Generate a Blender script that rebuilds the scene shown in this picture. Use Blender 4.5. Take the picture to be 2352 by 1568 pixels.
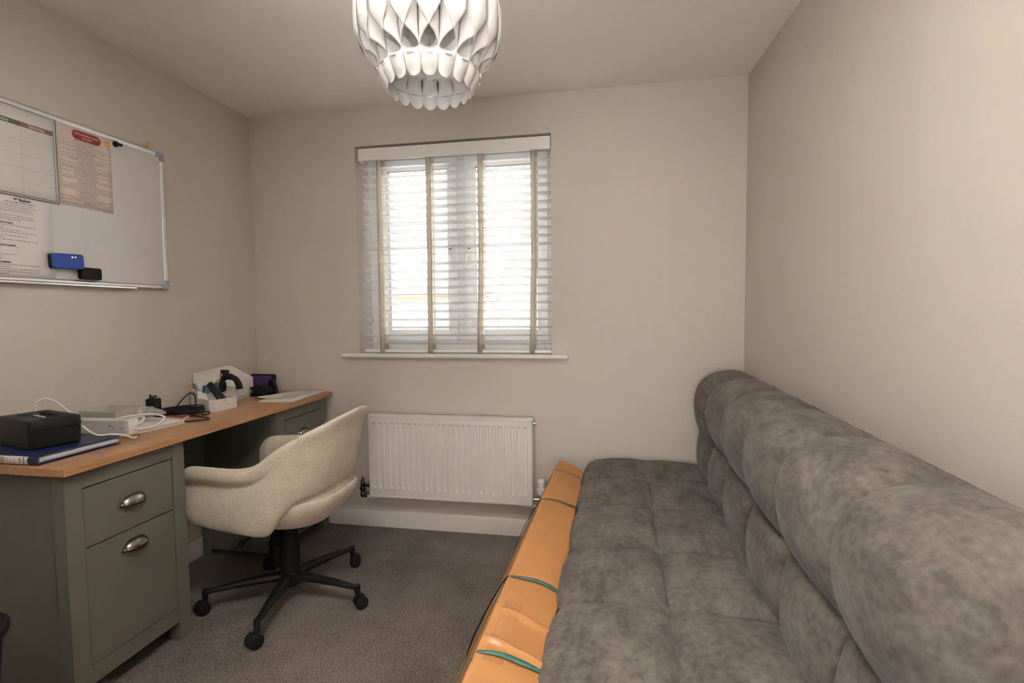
import bpy, bmesh, math, random
from mathutils import Vector, Matrix, noise

random.seed(7)
PI = math.pi
sc = bpy.context.scene
for o in list(bpy.data.objects):
    bpy.data.objects.remove(o)
COL = sc.collection

# ------------------------------------------------------------------ camera
FPX = 1183.0
CAM = Vector((0.0, 0.0, 1.2404))
yaw, pit, rol = -0.1805, -0.0553, -0.0089
F = Vector((math.sin(yaw) * math.cos(pit), math.cos(yaw) * math.cos(pit), math.sin(pit)))
R0 = Vector((math.cos(yaw), -math.sin(yaw), 0))
U0 = R0.cross(F)
Rv = math.cos(rol) * R0 + math.sin(rol) * U0
Uv = -math.sin(rol) * R0 + math.cos(rol) * U0
cd = bpy.data.cameras.new('camera')
cd.sensor_fit = 'HORIZONTAL'
cd.sensor_width = 36
cd.lens = 36 * FPX / 2352
cd.clip_start = 0.02
cam = bpy.data.objects.new('camera', cd)
COL.objects.link(cam)
m = Matrix(((Rv.x, Uv.x, -F.x, CAM.x), (Rv.y, Uv.y, -F.y, CAM.y), (Rv.z, Uv.z, -F.z, CAM.z), (0, 0, 0, 1)))
cam.matrix_world = m
sc.camera = cam

# ------------------------------------------------------------------ world, lights, exposure
w = bpy.data.worlds.new('overcast_sky')
sc.world = w
w.use_nodes = True
bg = w.node_tree.nodes['Background']
bg.inputs[0].default_value = (0.93, 0.97, 1.0, 1)
bg.inputs[1].default_value = 3.8


def area(name, loc, rot, sx, sy, energy, color=(1, 1, 1), portal=False):
    l = bpy.data.lights.new(name, 'AREA')
    l.shape = 'RECTANGLE'
    l.size = sx
    l.size_y = sy
    l.energy = energy
    l.color = color
    if portal:
        l.cycles.is_portal = True
    o = bpy.data.objects.new(name, l)
    COL.objects.link(o)
    o.location = loc
    o.rotation_euler = rot
    return o


area('window_portal', (-0.85, 3.06, 1.61), (-PI / 2, 0, 0), 1.16, 1.2, 1, portal=True)
# added fill lamp, unseen on the landing, shining in through the doorway
area('landing_fill', (0.0, -1.75, 1.0), (PI / 2 + 0.30, 0, 0), 1.2, 1.5, 12.0, (1.0, 0.96, 0.91))
# the photographer's flash, tipped up to bounce off the ceiling
fl = area('bounce_flash', (-0.12, 0.02, 1.86), (math.radians(180 - 38), 0, math.radians(22)), 0.28, 0.28, 14.0, (1.0, 0.97, 0.93))
fl.data.spread = math.radians(77)

sc.view_settings.view_transform = 'Standard'
sc.view_settings.look = 'None'
sc.view_settings.exposure = 2.08
sc.view_settings.gamma = 1
sc.view_settings.use_curve_mapping = False
cy = sc.cycles
cy.max_bounces = 10
cy.diffuse_bounces = 7
cy.glossy_bounces = 4
cy.transmission_bounces = 6
cy.transparent_max_bounces = 8
cy.sample_clamp_indirect = 8
cy.use_denoising = True
cy.caustics_reflective = False
cy.caustics_refractive = False


# ------------------------------------------------------------------ materials
def srgb(r, g, b):
    f = lambda c: (c / 255 / 12.92) if c / 255 <= 0.04045 else ((c / 255 + 0.055) / 1.055) ** 2.4
    return (f(r), f(g), f(b), 1)


MATS = {}


def mat(name, col, rough=0.6, metal=0.0, noise_scale=0, noise_amt=0.0, bump=0.0, bump_scale=200, spec=0.5,
        sheen=0.0, trans=0.0, coat=0.0, alpha=1.0, col2=None, stretch=None):
    if name in MATS:
        return MATS[name]
    mt = bpy.data.materials.new(name)
    mt.use_nodes = True
    nt = mt.node_tree
    b = nt.nodes['Principled BSDF']
    c = col if len(col) == 4 else (*col, 1)
    b.inputs['Base Color'].default_value = c
    b.inputs['Roughness'].default_value = rough
    b.inputs['Metallic'].default_value = metal
    b.inputs['Specular IOR Level'].default_value = spec
    b.inputs['Sheen Weight'].default_value = sheen
    b.inputs['Transmission Weight'].default_value = trans
    b.inputs['Coat Weight'].default_value = coat
    b.inputs['Alpha'].default_value = alpha
    tc = nt.nodes.new('ShaderNodeTexCoord')
    vec = tc.outputs['Object']
    if stretch:
        mp = nt.nodes.new('ShaderNodeMapping')
        mp.inputs['Scale'].default_value = stretch
        nt.links.new(vec, mp.inputs[0])
        vec = mp.outputs[0]
    if noise_amt > 0 or col2:
        n = nt.nodes.new('ShaderNodeTexNoise')
        n.inputs['Scale'].default_value = noise_scale or 5
        n.inputs['Detail'].default_value = 6
        n.inputs['Roughness'].default_value = 0.65
        nt.links.new(vec, n.inputs['Vector'])
        cr = nt.nodes.new('ShaderNodeValToRGB')
        cr.color_ramp.elements[0].position = 0.3
        cr.color_ramp.elements[1].position = 0.7
        if col2:
            cr.color_ramp.elements[0].color = c
            cr.color_ramp.elements[1].color = col2 if len(col2) == 4 else (*col2, 1)
        else:
            cr.color_ramp.elements[0].color = tuple(x * (1 - noise_amt) for x in c[:3]) + (1,)
            cr.color_ramp.elements[1].color = tuple(min(1, x * (1 + noise_amt)) for x in c[:3]) + (1,)
        nt.links.new(n.outputs['Fac'], cr.inputs['Fac'])
        nt.links.new(cr.outputs['Color'], b.inputs['Base Color'])
    if bump > 0:
        n2 = nt.nodes.new('ShaderNodeTexNoise')
        n2.inputs['Scale'].default_value = bump_scale
        n2.inputs['Detail'].default_value = 4
        nt.links.new(vec, n2.inputs['Vector'])
        bp = nt.nodes.new('ShaderNodeBump')
        bp.inputs['Strength'].default_value = bump
        bp.inputs['Distance'].default_value = 0.004
        nt.links.new(n2.outputs['Fac'], bp.inputs['Height'])
        nt.links.new(bp.outputs['Normal'], b.inputs['Normal'])
    MATS[name] = mt
    return mt


M_wall = mat('wall_paint', (0.60, 0.550, 0.500), 0.75, noise_scale=1.5, noise_amt=0.012, bump=0.05, bump_scale=300, spec=0.25)
M_ceil = mat('ceiling_paint', (0.84, 0.815, 0.775), 0.85, bump=0.03, bump_scale=200, spec=0.2)
M_trim = mat('white_satin_paint', (0.74, 0.71, 0.68), 0.4)
M_sill = mat('sill_gloss', (0.80, 0.77, 0.72), 0.3)
M_upvc = mat('white_upvc', (0.82, 0.83, 0.85), 0.35)
M_slat = mat('slat_white', (0.85, 0.84, 0.82), 0.45, noise_scale=30, noise_amt=0.02, stretch=(1, 10, 10))
M_tape = mat('ladder_tape', (0.80, 0.75, 0.67), 0.9, bump=0.1, bump_scale=900)
_nt = M_tape.node_tree      # woven tape lets some daylight through
_b = _nt.nodes['Principled BSDF']
_tl = _nt.nodes.new('ShaderNodeBsdfTranslucent')
_tl.inputs[0].default_value = (0.75, 0.70, 0.62, 1)
_mx = _nt.nodes.new('ShaderNodeMixShader')
_mx.inputs[0].default_value = 0.6
_nt.links.new(_b.outputs[0], _mx.inputs[1])
_nt.links.new(_tl.outputs[0], _mx.inputs[2])
_nt.links.new(_mx.outputs[0], [n for n in _nt.nodes if n.type == 'OUTPUT_MATERIAL'][0].inputs[0])
M_gasket = mat('black_gasket', (0.03, 0.03, 0.035), 0.5)
M_rad = mat('radiator_white', (0.78, 0.75, 0.73), 0.38)
M_chrome = mat('chrome', (0.75, 0.75, 0.76), 0.15, metal=1.0)
M_nickel = mat('brushed_nickel', (0.40, 0.37, 0.335), 0.24, metal=1.0)
M_alu = mat('aluminium', (0.78, 0.77, 0.76), 0.33, metal=0.9)
M_gold = mat('brass', (0.85, 0.58, 0.2), 0.2, metal=1.0)
M_black = mat('black_plastic', (0.006, 0.006, 0.0065), 0.5, spec=0.3)
M_blackmat = mat('black_matt', (0.006, 0.006, 0.006), 0.75, spec=0.3, noise_scale=300, noise_amt=0.3)
M_blackrub = mat('black_rubber', (0.006, 0.006, 0.006), 0.7, spec=0.3)
M_cabinet = mat('sage_grey_cabinet', (0.125, 0.121, 0.098), 0.5, noise_scale=2, noise_amt=0.03)
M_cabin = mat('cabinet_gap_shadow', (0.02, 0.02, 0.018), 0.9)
M_white = mat('white_plastic', (0.78, 0.76, 0.73), 0.35)
M_paper = mat('paper_white', (0.74, 0.71, 0.69), 0.8)
M_paperc = mat('paper_calendar', (0.66, 0.64, 0.61), 0.7)
M_paperp = mat('paper_pink_cream', (0.71, 0.585, 0.52), 0.8)
M_ink = mat('printed_ink', (0.12, 0.10, 0.10), 0.8)
M_inkb = mat('printed_ink_dark', (0.05, 0.045, 0.05), 0.8)
M_inkg = mat('printed_line_grey', (0.33, 0.32, 0.31), 0.8)
M_inkr = mat('printed_maroon', (0.28, 0.035, 0.03), 0.6)
M_inkw = mat('printed_white', (0.75, 0.7, 0.66), 0.8)
M_inkorg = mat('printed_orange', (0.75, 0.17, 0.02), 0.6)
M_inkyel = mat('printed_yellow', (0.9, 0.65, 0.12), 0.6)
M_board = mat('whiteboard_enamel', (0.66, 0.645, 0.64), 0.035)
M_greycap = mat('blue_grey_plastic', (0.34, 0.39, 0.45), 0.45)
M_blue = mat('blue_felt', (0.025, 0.065, 0.30), 0.8, noise_scale=400, noise_amt=0.12)
M_navy = mat('navy_vinyl', (0.006, 0.011, 0.055), 0.4)
M_clearblue = mat('clear_sleeve_edges', (0.50, 0.53, 0.62), 0.4, noise_scale=60, noise_amt=0.12, stretch=(1, 1, 12))
M_green_strap = mat('green_strap', (0.04, 0.15, 0.12), 0.45, noise_scale=40, noise_amt=0.2)
M_bulb = mat('frosted_bulb', (0.62, 0.58, 0.5), 0.35)
M_shade = mat('white_shade_plastic', (0.74, 0.735, 0.73), 0.55)
M_purple = mat('purple_cover', (0.06, 0.025, 0.12), 0.55)
M_red = mat('dark_red_cover', (0.22, 0.02, 0.02), 0.5)
M_orange = mat('orange_paint', (0.8, 0.22, 0.03), 0.5)
M_pgreen = mat('green_barrel', (0.08, 0.25, 0.04), 0.4)
M_pteal = mat('teal_barrel', (0.02, 0.25, 0.25), 0.4)
M_pblue = mat('blue_barrel', (0.03, 0.08, 0.4), 0.4)
M_pgrey = mat('grey_barrel', (0.3, 0.33, 0.36), 0.4)
M_plime = mat('lime_barrel', (0.4, 0.55, 0.08), 0.4)
M_glass_d = mat('clear_film', (0.9, 0.9, 0.9), 0.08, trans=0.0, alpha=0.25)
M_tray = mat('pale_metal_tray', (0.52, 0.50, 0.45), 0.45, metal=0.3)
M_slate = mat('roof_tiles', (0.42, 0.42, 0.44), 0.8, noise_scale=6, noise_amt=0.1)
M_solar = mat('solar_panel', (0.11, 0.12, 0.14), 0.4)
M_brick = mat('orange_brick', (0.30, 0.20, 0.125), 0.9, noise_scale=8, noise_amt=0.15)
M_brickr = mat('red_brick', (0.34, 0.12, 0.08), 0.9, noise_scale=8, noise_amt=0.1)
M_render = mat('pale_render', (0.75, 0.74, 0.72), 0.9)
M_road = mat('tarmac', (0.36, 0.35, 0.33), 0.9, noise_scale=3, noise_amt=0.1)
M_winout = mat('house_window_glass', (0.25, 0.26, 0.28), 0.3)
M_post = mat('lamp_post_grey', (0.07, 0.08, 0.09), 0.5)
M_bluelamp = mat('blue_grey_lantern', (0.15, 0.17, 0.42), 0.5)


def wood_material():
    mt = bpy.data.materials.new('oak_laminate')
    mt.use_nodes = True
    nt = mt.node_tree
    b = nt.nodes['Principled BSDF']
    b.inputs['Roughness'].default_value = 0.32
    tc = nt.nodes.new('ShaderNodeTexCoord')
    mp = nt.nodes.new('ShaderNodeMapping')
    mp.inputs['Scale'].default_value = (26, 1.3, 26)
    n = nt.nodes.new('ShaderNodeTexNoise')
    n.inputs['Scale'].default_value = 3
    n.inputs['Detail'].default_value = 8
    n.inputs['Distortion'].default_value = 0.8
    cr = nt.nodes.new('ShaderNodeValToRGB')
    e = cr.color_ramp.elements
    e[0].position = 0.25
    e[0].color = (0.30, 0.150, 0.068, 1)
    e[1].position = 0.75
    e[1].color = (0.50, 0.275, 0.135, 1)
    nt.links.new(tc.outputs['Object'], mp.inputs[0])
    nt.links.new(mp.outputs[0], n.inputs['Vector'])
    nt.links.new(n.outputs['Fac'], cr.inputs['Fac'])
    nt.links.new(cr.outputs['Color'], b.inputs['Base Color'])
    return mt


M_oak = wood_material()


def two_scale(name, c1, c2, s1, s2, mix, rough, bump, bscale, sheen=0.0, dist=0.004, stretch=None, c3=None):
    """mottled cloth: large soft clouds times fine grain"""
    mt = bpy.data.materials.new(name)
    mt.use_nodes = True
    nt = mt.node_tree
    b = nt.nodes['Principled BSDF']
    b.inputs['Roughness'].default_value = rough
    b.inputs['Specular IOR Level'].default_value = 0.15
    b.inputs['Sheen Weight'].default_value = sheen
    b.inputs['Sheen Roughness'].default_value = 0.4
    tc = nt.nodes.new('ShaderNodeTexCoord')
    mp = nt.nodes.new('ShaderNodeMapping')
    mp.inputs['Scale'].default_value = stretch or (1, 1, 1)
    nt.links.new(tc.outputs['Object'], mp.inputs[0])
    n1 = nt.nodes.new('ShaderNodeTexNoise')
    n1.inputs['Scale'].default_value = s1
    n1.inputs['Detail'].default_value = 5
    n1.inputs['Roughness'].default_value = 0.7
    n2 = nt.nodes.new('ShaderNodeTexNoise')
    n2.inputs['Scale'].default_value = s2
    n2.inputs['Detail'].default_value = 3
    nt.links.new(mp.outputs[0], n1.inputs['Vector'])
    nt.links.new(tc.outputs['Object'], n2.inputs['Vector'])
    mx = nt.nodes.new('ShaderNodeMix')
    mx.data_type = 'FLOAT'
    mx.inputs[0].default_value = mix
    nt.links.new(n1.outputs['Fac'], mx.inputs[2])
    nt.links.new(n2.outputs['Fac'], mx.inputs[3])
    cr = nt.nodes.new('ShaderNodeValToRGB')
    cr.color_ramp.elements[0].position = 0.38
    cr.color_ramp.elements[0].color = (*c1, 1)
    cr.color_ramp.elements[1].position = 0.62
    cr.color_ramp.elements[1].color = (*c2, 1)
    nt.links.new(mx.outputs[0], cr.inputs['Fac'])
    nt.links.new(cr.outputs['Color'], b.inputs['Base Color'])
    bp = nt.nodes.new('ShaderNodeBump')
    bp.inputs['Strength'].default_value = bump
    bp.inputs['Distance'].default_value = dist
    n3 = nt.nodes.new('ShaderNodeTexNoise')
    n3.inputs['Scale'].default_value = bscale
    n3.inputs['Detail'].default_value = 3
    nt.links.new(tc.outputs['Object'], n3.inputs['Vector'])
    nt.links.new(n3.outputs['Fac'], bp.inputs['Height'])
    nt.links.new(bp.outputs['Normal'], b.inputs['Normal'])
    return mt


M_carpet = two_scale('carpet_pile', (0.062, 0.053, 0.044), (0.215, 0.185, 0.158), 2.2, 130, 0.52, 0.95, 0.9, 170, 0.15, 0.008)
M_velvet = two_scale('grey_velvet', (0.070, 0.0625, 0.0555), (0.158, 0.143, 0.127), 12, 60, 0.30, 0.9, 0.12, 900, 0.10, 0.002,
                     stretch=(1.0, 0.5, 1.0))
M_boucle = two_scale('beige_boucle', (0.50, 0.445, 0.35), (0.74, 0.675, 0.56), 14, 330, 0.72, 0.95, 0.35, 420, 0.25, 0.003)
M_card = mat('cardboard', (0.47, 0.215, 0.072), 0.62, noise_scale=4, noise_amt=0.10, bump=0.06, bump_scale=60)
M_cardtape = mat('clear_parcel_tape', (0.45, 0.215, 0.080), 0.22)


# ------------------------------------------------------------------ mesh helpers
def local_matrix(o):
    """the matrix of an object from its own channels and its parents'"""
    mm = Matrix.LocRotScale(o.location, o.rotation_euler, o.scale)
    return local_matrix(o.parent) @ mm if o.parent else mm


class MB:
    def __init__(s):
        s.bm = bmesh.new()

    def verts(s, pts):
        return [s.bm.verts.new(p) for p in pts]

    def face(s, vs):
        try:
            return s.bm.faces.new(vs)
        except ValueError:
            return None

    def box(s, x0, x1, y0, y1, z0, z1):
        v = s.verts([(x, y, z) for z in (z0, z1) for y in (y0, y1) for x in (x0, x1)])
        for f in ((0, 2, 3, 1), (4, 5, 7, 6), (0, 1, 5, 4), (2, 6, 7, 3), (0, 4, 6, 2), (1, 3, 7, 5)):
            s.face([v[i] for i in f])
        return s

    def obox(s, c, size, rot=(0, 0, 0)):
        from mathutils import Euler
        rm = Euler(rot).to_matrix()
        n0 = len(s.bm.verts)
        hx, hy, hz = (d / 2 for d in size)
        v = s.verts([Vector(c) + rm @ Vector((x, y, z)) for z in (-hz, hz) for y in (-hy, hy) for x in (-hx, hx)])
        for f in ((0, 2, 3, 1), (4, 5, 7, 6), (0, 1, 5, 4), (2, 6, 7, 3), (0, 4, 6, 2), (1, 3, 7, 5)):
            s.face([v[i] for i in f])
        return s

    def grid(s, rows, close_u=False, close_v=False):
        """rows: list of lists of points"""
        V = [s.verts(r) for r in rows]
        nr, nc = len(V), len(V[0])
        for i in range(nr if close_u else nr - 1):
            for j in range(nc if close_v else nc - 1):
                s.face([V[i][j], V[i][(j + 1) % nc], V[(i + 1) % nr][(j + 1) % nc], V[(i + 1) % nr][j]])
        return V

    def tube(s, pts, r, seg=10, caps=True, flat=None):
        pts = [Vector(p) for p in pts]
        rr = r if isinstance(r, (list, tuple)) else [r] * len(pts)
        rows = []
        prev = None
        for i, p in enumerate(pts):
            d = (pts[min(i + 1, len(pts) - 1)] - pts[max(i - 1, 0)]).normalized()
            if prev is None:
                a = Vector((0, 0, 1)) if abs(d.z) < 0.9 else Vector((1, 0, 0))
                n = d.cross(a).normalized()
            else:
                n = (prev - d * prev.dot(d)).normalized()
            prev = n
            bb = d.cross(n)
            k = flat or 1.0
            rows.append([p + rr[i] * (math.cos(t) * n + k * math.sin(t) * bb) for t in [2 * PI * q / seg for q in range(seg)]])
        V = s.grid(rows, close_v=True)
        if caps:
            s.face(list(reversed(V[0])))
            s.face(V[-1])
        return s

    def cyl(s, p0, p1, r0, r1=None, seg=24):
        return s.tube([p0, p1], [r0, r0 if r1 is None else r1], seg)

    def lathe(s, prof, c=(0, 0, 0), seg=32, axis='z'):
        c = Vector(c)
        rows = []
        for r, h in prof:
            row = []
            for q in range(seg):
                a = 2 * PI * q / seg
                x, y = r * math.cos(a), r * math.sin(a)
                row.append(c + (Vector((x, y, h)) if axis == 'z' else Vector((h, x, y)) if axis == 'x' else Vector((x, h, y))))
            rows.append(row)
        V = s.grid(rows, close_v=True)
        if prof[0][0] > 1e-5:
            s.face(list(reversed(V[0])))
        if prof[-1][0] > 1e-5:
            s.face(V[-1])
        return s

    def prism(s, poly, a0, a1, axis='z'):
        """poly 2D points extruded from a0 to a1 along axis"""
        def P(p, a):
            if axis == 'z':
                return (p[0], p[1], a)
            if axis == 'y':
                return (p[0], a, p[1])
            return (a, p[0], p[1])
        v0 = s.verts([P(p, a0) for p in poly])
        v1 = s.verts([P(p, a1) for p in poly])
        n = len(poly)
        s.face(v0)
        s.face(list(reversed(v1)))
        for i in range(n):
            s.face([v0[i], v1[i], v1[(i + 1) % n], v0[(i + 1) % n]])
        return s

    def sphere(s, c, r, u=16, v=10, sc_=(1, 1, 1)):
        prof = [(r * math.sin(PI * i / v), -r * math.cos(PI * i / v)) for i in range(v + 1)]
        c = Vector(c)
        rows = []
        for rr, h in prof:
            rows.append([c + Vector((max(rr, 1e-5) * math.cos(2 * PI * q / u) * sc_[0], max(rr, 1e-5) * math.sin(2 * PI * q / u) * sc_[1], h * sc_[2])) for q in range(u)])
        s.grid(rows, close_v=True)
        return s

    def build(s, name, material, parent=None, bevel=0, seg=2, smooth=35, local=False, sub=0, solid=0, recalc=True):
        if recalc:
            bmesh.ops.remove_doubles(s.bm, verts=s.bm.verts, dist=1e-6)
            bmesh.ops.recalc_face_normals(s.bm, faces=s.bm.faces)
        if not local:
            if parent is not None:
                s.bm.transform(local_matrix(parent).inverted())
                loc = Vector()
            else:
                # origin of a single-mesh thing: middle of its base
                xs = [v.co for v in s.bm.verts]
                loc = Vector(((min(p.x for p in xs) + max(p.x for p in xs)) / 2, (min(p.y for p in xs) + max(p.y for p in xs)) / 2,
                              min(p.z for p in xs)))
                s.bm.transform(Matrix.Translation(-loc))
        else:
            loc = Vector()
        me = bpy.data.meshes.new(name)
        s.bm.to_mesh(me)
        s.bm.free()
        me.materials.append(material)
        if smooth:
            me.shade_smooth()
            me.set_sharp_from_angle(angle=math.radians(smooth))
        o = bpy.data.objects.new(name, me)
        COL.objects.link(o)
        o.location = loc
        if parent is not None:
            o.parent = parent
        if solid:
            md = o.modifiers.new('solid', 'SOLIDIFY')
            md.thickness = abs(solid)
            md.offset = 0
        if bevel:
            md = o.modifiers.new('bevel', 'BEVEL')
            md.width = bevel
            md.segments = seg
            md.limit_method = 'ANGLE'
            md.angle_limit = math.radians(40)
            md.harden_normals = False
        if sub:
            md = o.modifiers.new('sub', 'SUBSURF')
            md.levels = sub
            md.render_levels = sub
        return o


def tag(o, label=None, cat=None, group=None, kind=None):
    if label:
        o['label'] = label
    if cat:
        o['category'] = cat
    if group:
        o['group'] = group
    if kind:
        o['kind'] = kind
    return o


def thing(name, loc, label, cat, rz=0, group=None):
    o = bpy.data.objects.new(name, None)
    COL.objects.link(o)
    o.empty_display_size = 0.05
    o.location = loc
    o.rotation_euler = (0, 0, rz)
    return tag(o, label, cat, group)


def struct(name, mb, material, parent=None, **k):
    o = mb.build(name, material, parent, **k)
    if parent is None:
        o['kind'] = 'structure'
    return o


def text_mesh(txt, size, material, name, parent, mw, extrude=0.0003, align='CENTER', bold=0.0):
    """lettering printed on a surface; mw is the world matrix of the text's own plane"""
    cu = bpy.data.curves.new(name, 'FONT')
    cu.body = txt
    cu.size = size
    cu.align_x = align
    cu.align_y = 'CENTER'
    cu.extrude = extrude
    cu.offset = bold
    cu.resolution_u = 3
    tmp = bpy.data.objects.new(name, cu)
    me = bpy.data.meshes.new_from_object(tmp)
    bpy.data.objects.remove(tmp)
    me.transform(local_matrix(parent).inverted() @ mw if parent else mw)
    me.materials.clear()
    me.materials.append(material)
    o = bpy.data.objects.new(name, me)
    COL.objects.link(o)
    if parent:
        o.parent = parent
    return o


# ------------------------------------------------------------------ room shell
D = 2.776            # inner face of the window wall
XL, XR = -2.072, 0.690
H = 2.400
SK = 0.0437          # the right wall is out of square by about 2.5 degrees
YB = -0.22           # inner face of the wall behind the camera
WX0, WX1, WZ0, WZ1 = -1.407, -0.289, 1.010, 2.191


def xr(y):
    return XR + (D - y) * SK


mb = MB()
mb.box(-2.6, 1.6, -2.2, D + 0.02, -0.1, 0.0)
struct('floor', mb, M_carpet, smooth=0)
mb = MB()
mb.box(-2.6, 1.6, -2.2, D + 0.3, H, H + 0.1)
struct('ceiling', mb, M_ceil, smooth=0)
mb = MB()
mb.box(XL - 0.12, XL, YB - 0.12, D + 0.3, 0, H)
struct('wall_left', mb, M_wall, smooth=0)
mb = MB()
mb.prism([(xr(D + 0.3), D + 0.3), (xr(YB - 0.12), YB - 0.12), (xr(YB - 0.12) + 0.12, YB - 0.12), (xr(D + 0.3) + 0.12, D + 0.3)], 0, H)
struct('wall_right', mb, M_wall, smooth=0)
# window wall: four pieces round the opening, one mesh
mb = MB()
T = 0.30
xa, xb = XL, xr(D)
mb.box(xa, WX0, D, D + T, 0, H)
mb.box(WX1, xb + 0.02, D, D + T, 0, H)
mb.box(WX0, WX1, D, D + T, 0, WZ0 - 0.02)
mb.box(WX0, WX1, D, D + T, WZ1, H)
struct('wall_back', mb, M_wall, smooth=0, recalc=False)
# wall behind the camera with the door opening
DX0, DX1 = -0.50, 0.45
mb = MB()
mb.box(XL, DX0, YB - 0.12, YB, 0, H)
mb.box(DX1, xr(YB), YB - 0.12, YB, 0, H)
mb.box(DX0, DX1, YB - 0.12, YB, 2.03, H)
struct('wall_front', mb, M_wall, smooth=0, recalc=False)
# landing beyond the door
mb = MB()
mb.box(-1.6, -1.5, -2.1, YB - 0.12, 0, H)
mb.box(1.3, 1.4, -2.1, YB - 0.12, 0, H)
mb.box(-1.6, 1.4, -2.2, -2.1, 0, H)
struct('wall_landing', mb, M_wall, smooth=0, recalc=False)
# door frame
mb = MB()
mb.box(DX0 - 0.07, DX0, YB, YB + 0.018, 0, 2.03)
mb.box(DX1, DX1 + 0.07, YB, YB + 0.018, 0, 2.03)
mb.box(DX0 - 0.07, DX1 + 0.07, YB, YB + 0.018, 2.03, 2.10)
struct('trim_1', mb, M_trim, bevel=0.003)


# unseen open door behind the camera, added to shade the desk side
hinge = Vector((DX0 + 0.005, YB + 0.02, 0))
dv = Vector((-math.sin(math.radians(25)), math.cos(math.radians(25)), 0))
nv = Vector((dv.y, -dv.x, 0))
q0, q1 = hinge, hinge + dv * 0.76
mb = MB()
mb.prism([(q0.x, q0.y), (q1.x, q1.y), (q1.x - nv.x * 0.036, q1.y - nv.y * 0.036), (q0.x - nv.x * 0.036, q0.y - nv.y * 0.036)], 0.008, 2.02)
dr_ = mb.build('added_door', M_trim, None, bevel=0.002)
dr_['kind'] = 'structure'

# baseboards
def skirt_profile(t=0.016, h=0.094):
    return [(0, 0), (t, 0), (t, h - 0.016), (t * 0.55, h - 0.003), (t * 0.4, h), (0, h)]


mb = MB()
mb.prism([(D - a, z) for a, z in skirt_profile()], XL, xr(D), 'x')
struct('baseboard_back', mb, M_trim)
mb = MB()
mb.prism([(XL + a, z) for a, z in skirt_profile()], YB, D - 0.016, 'y')
struct('baseboard_left', mb, M_trim)
mb = MB()
p = skirt_profile()
V0 = mb.verts([(xr(D) - a, D - 0.016, z) for a, z in p])
V1 = mb.verts([(xr(YB) - a, YB, z) for a, z in p])
mb.face(V0)
mb.face(list(reversed(V1)))
for i in range(len(p)):
    j = (i + 1) % len(p)
    mb.face([V0[i], V1[i], V1[j], V0[j]])
struct('baseboard_right', mb, M_trim)

# window board (sill)
mb = MB()
n = 8
prof = [(D + 0.14, 0.990)] + [(D - 0.03 - 0.0125 * math.sin(PI * i / n), 0.990 + 0.0125 - 0.0125 * math.cos(PI * i / n)) for i in range(n + 1)] + [(D + 0.14, 1.015)]
mb.prism([(y, z) for y, z in prof if y < D - 0.001] + [(D - 0.001, 1.015), (D - 0.001, 0.990)], WX0 - 0.093, WX1 + 0.090, 'x')
mb.box(WX0, WX1, D - 0.001, D + 0.17, 0.990, 1.015)
struct('trim_2', mb, M_sill, bevel=0.004)

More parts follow.
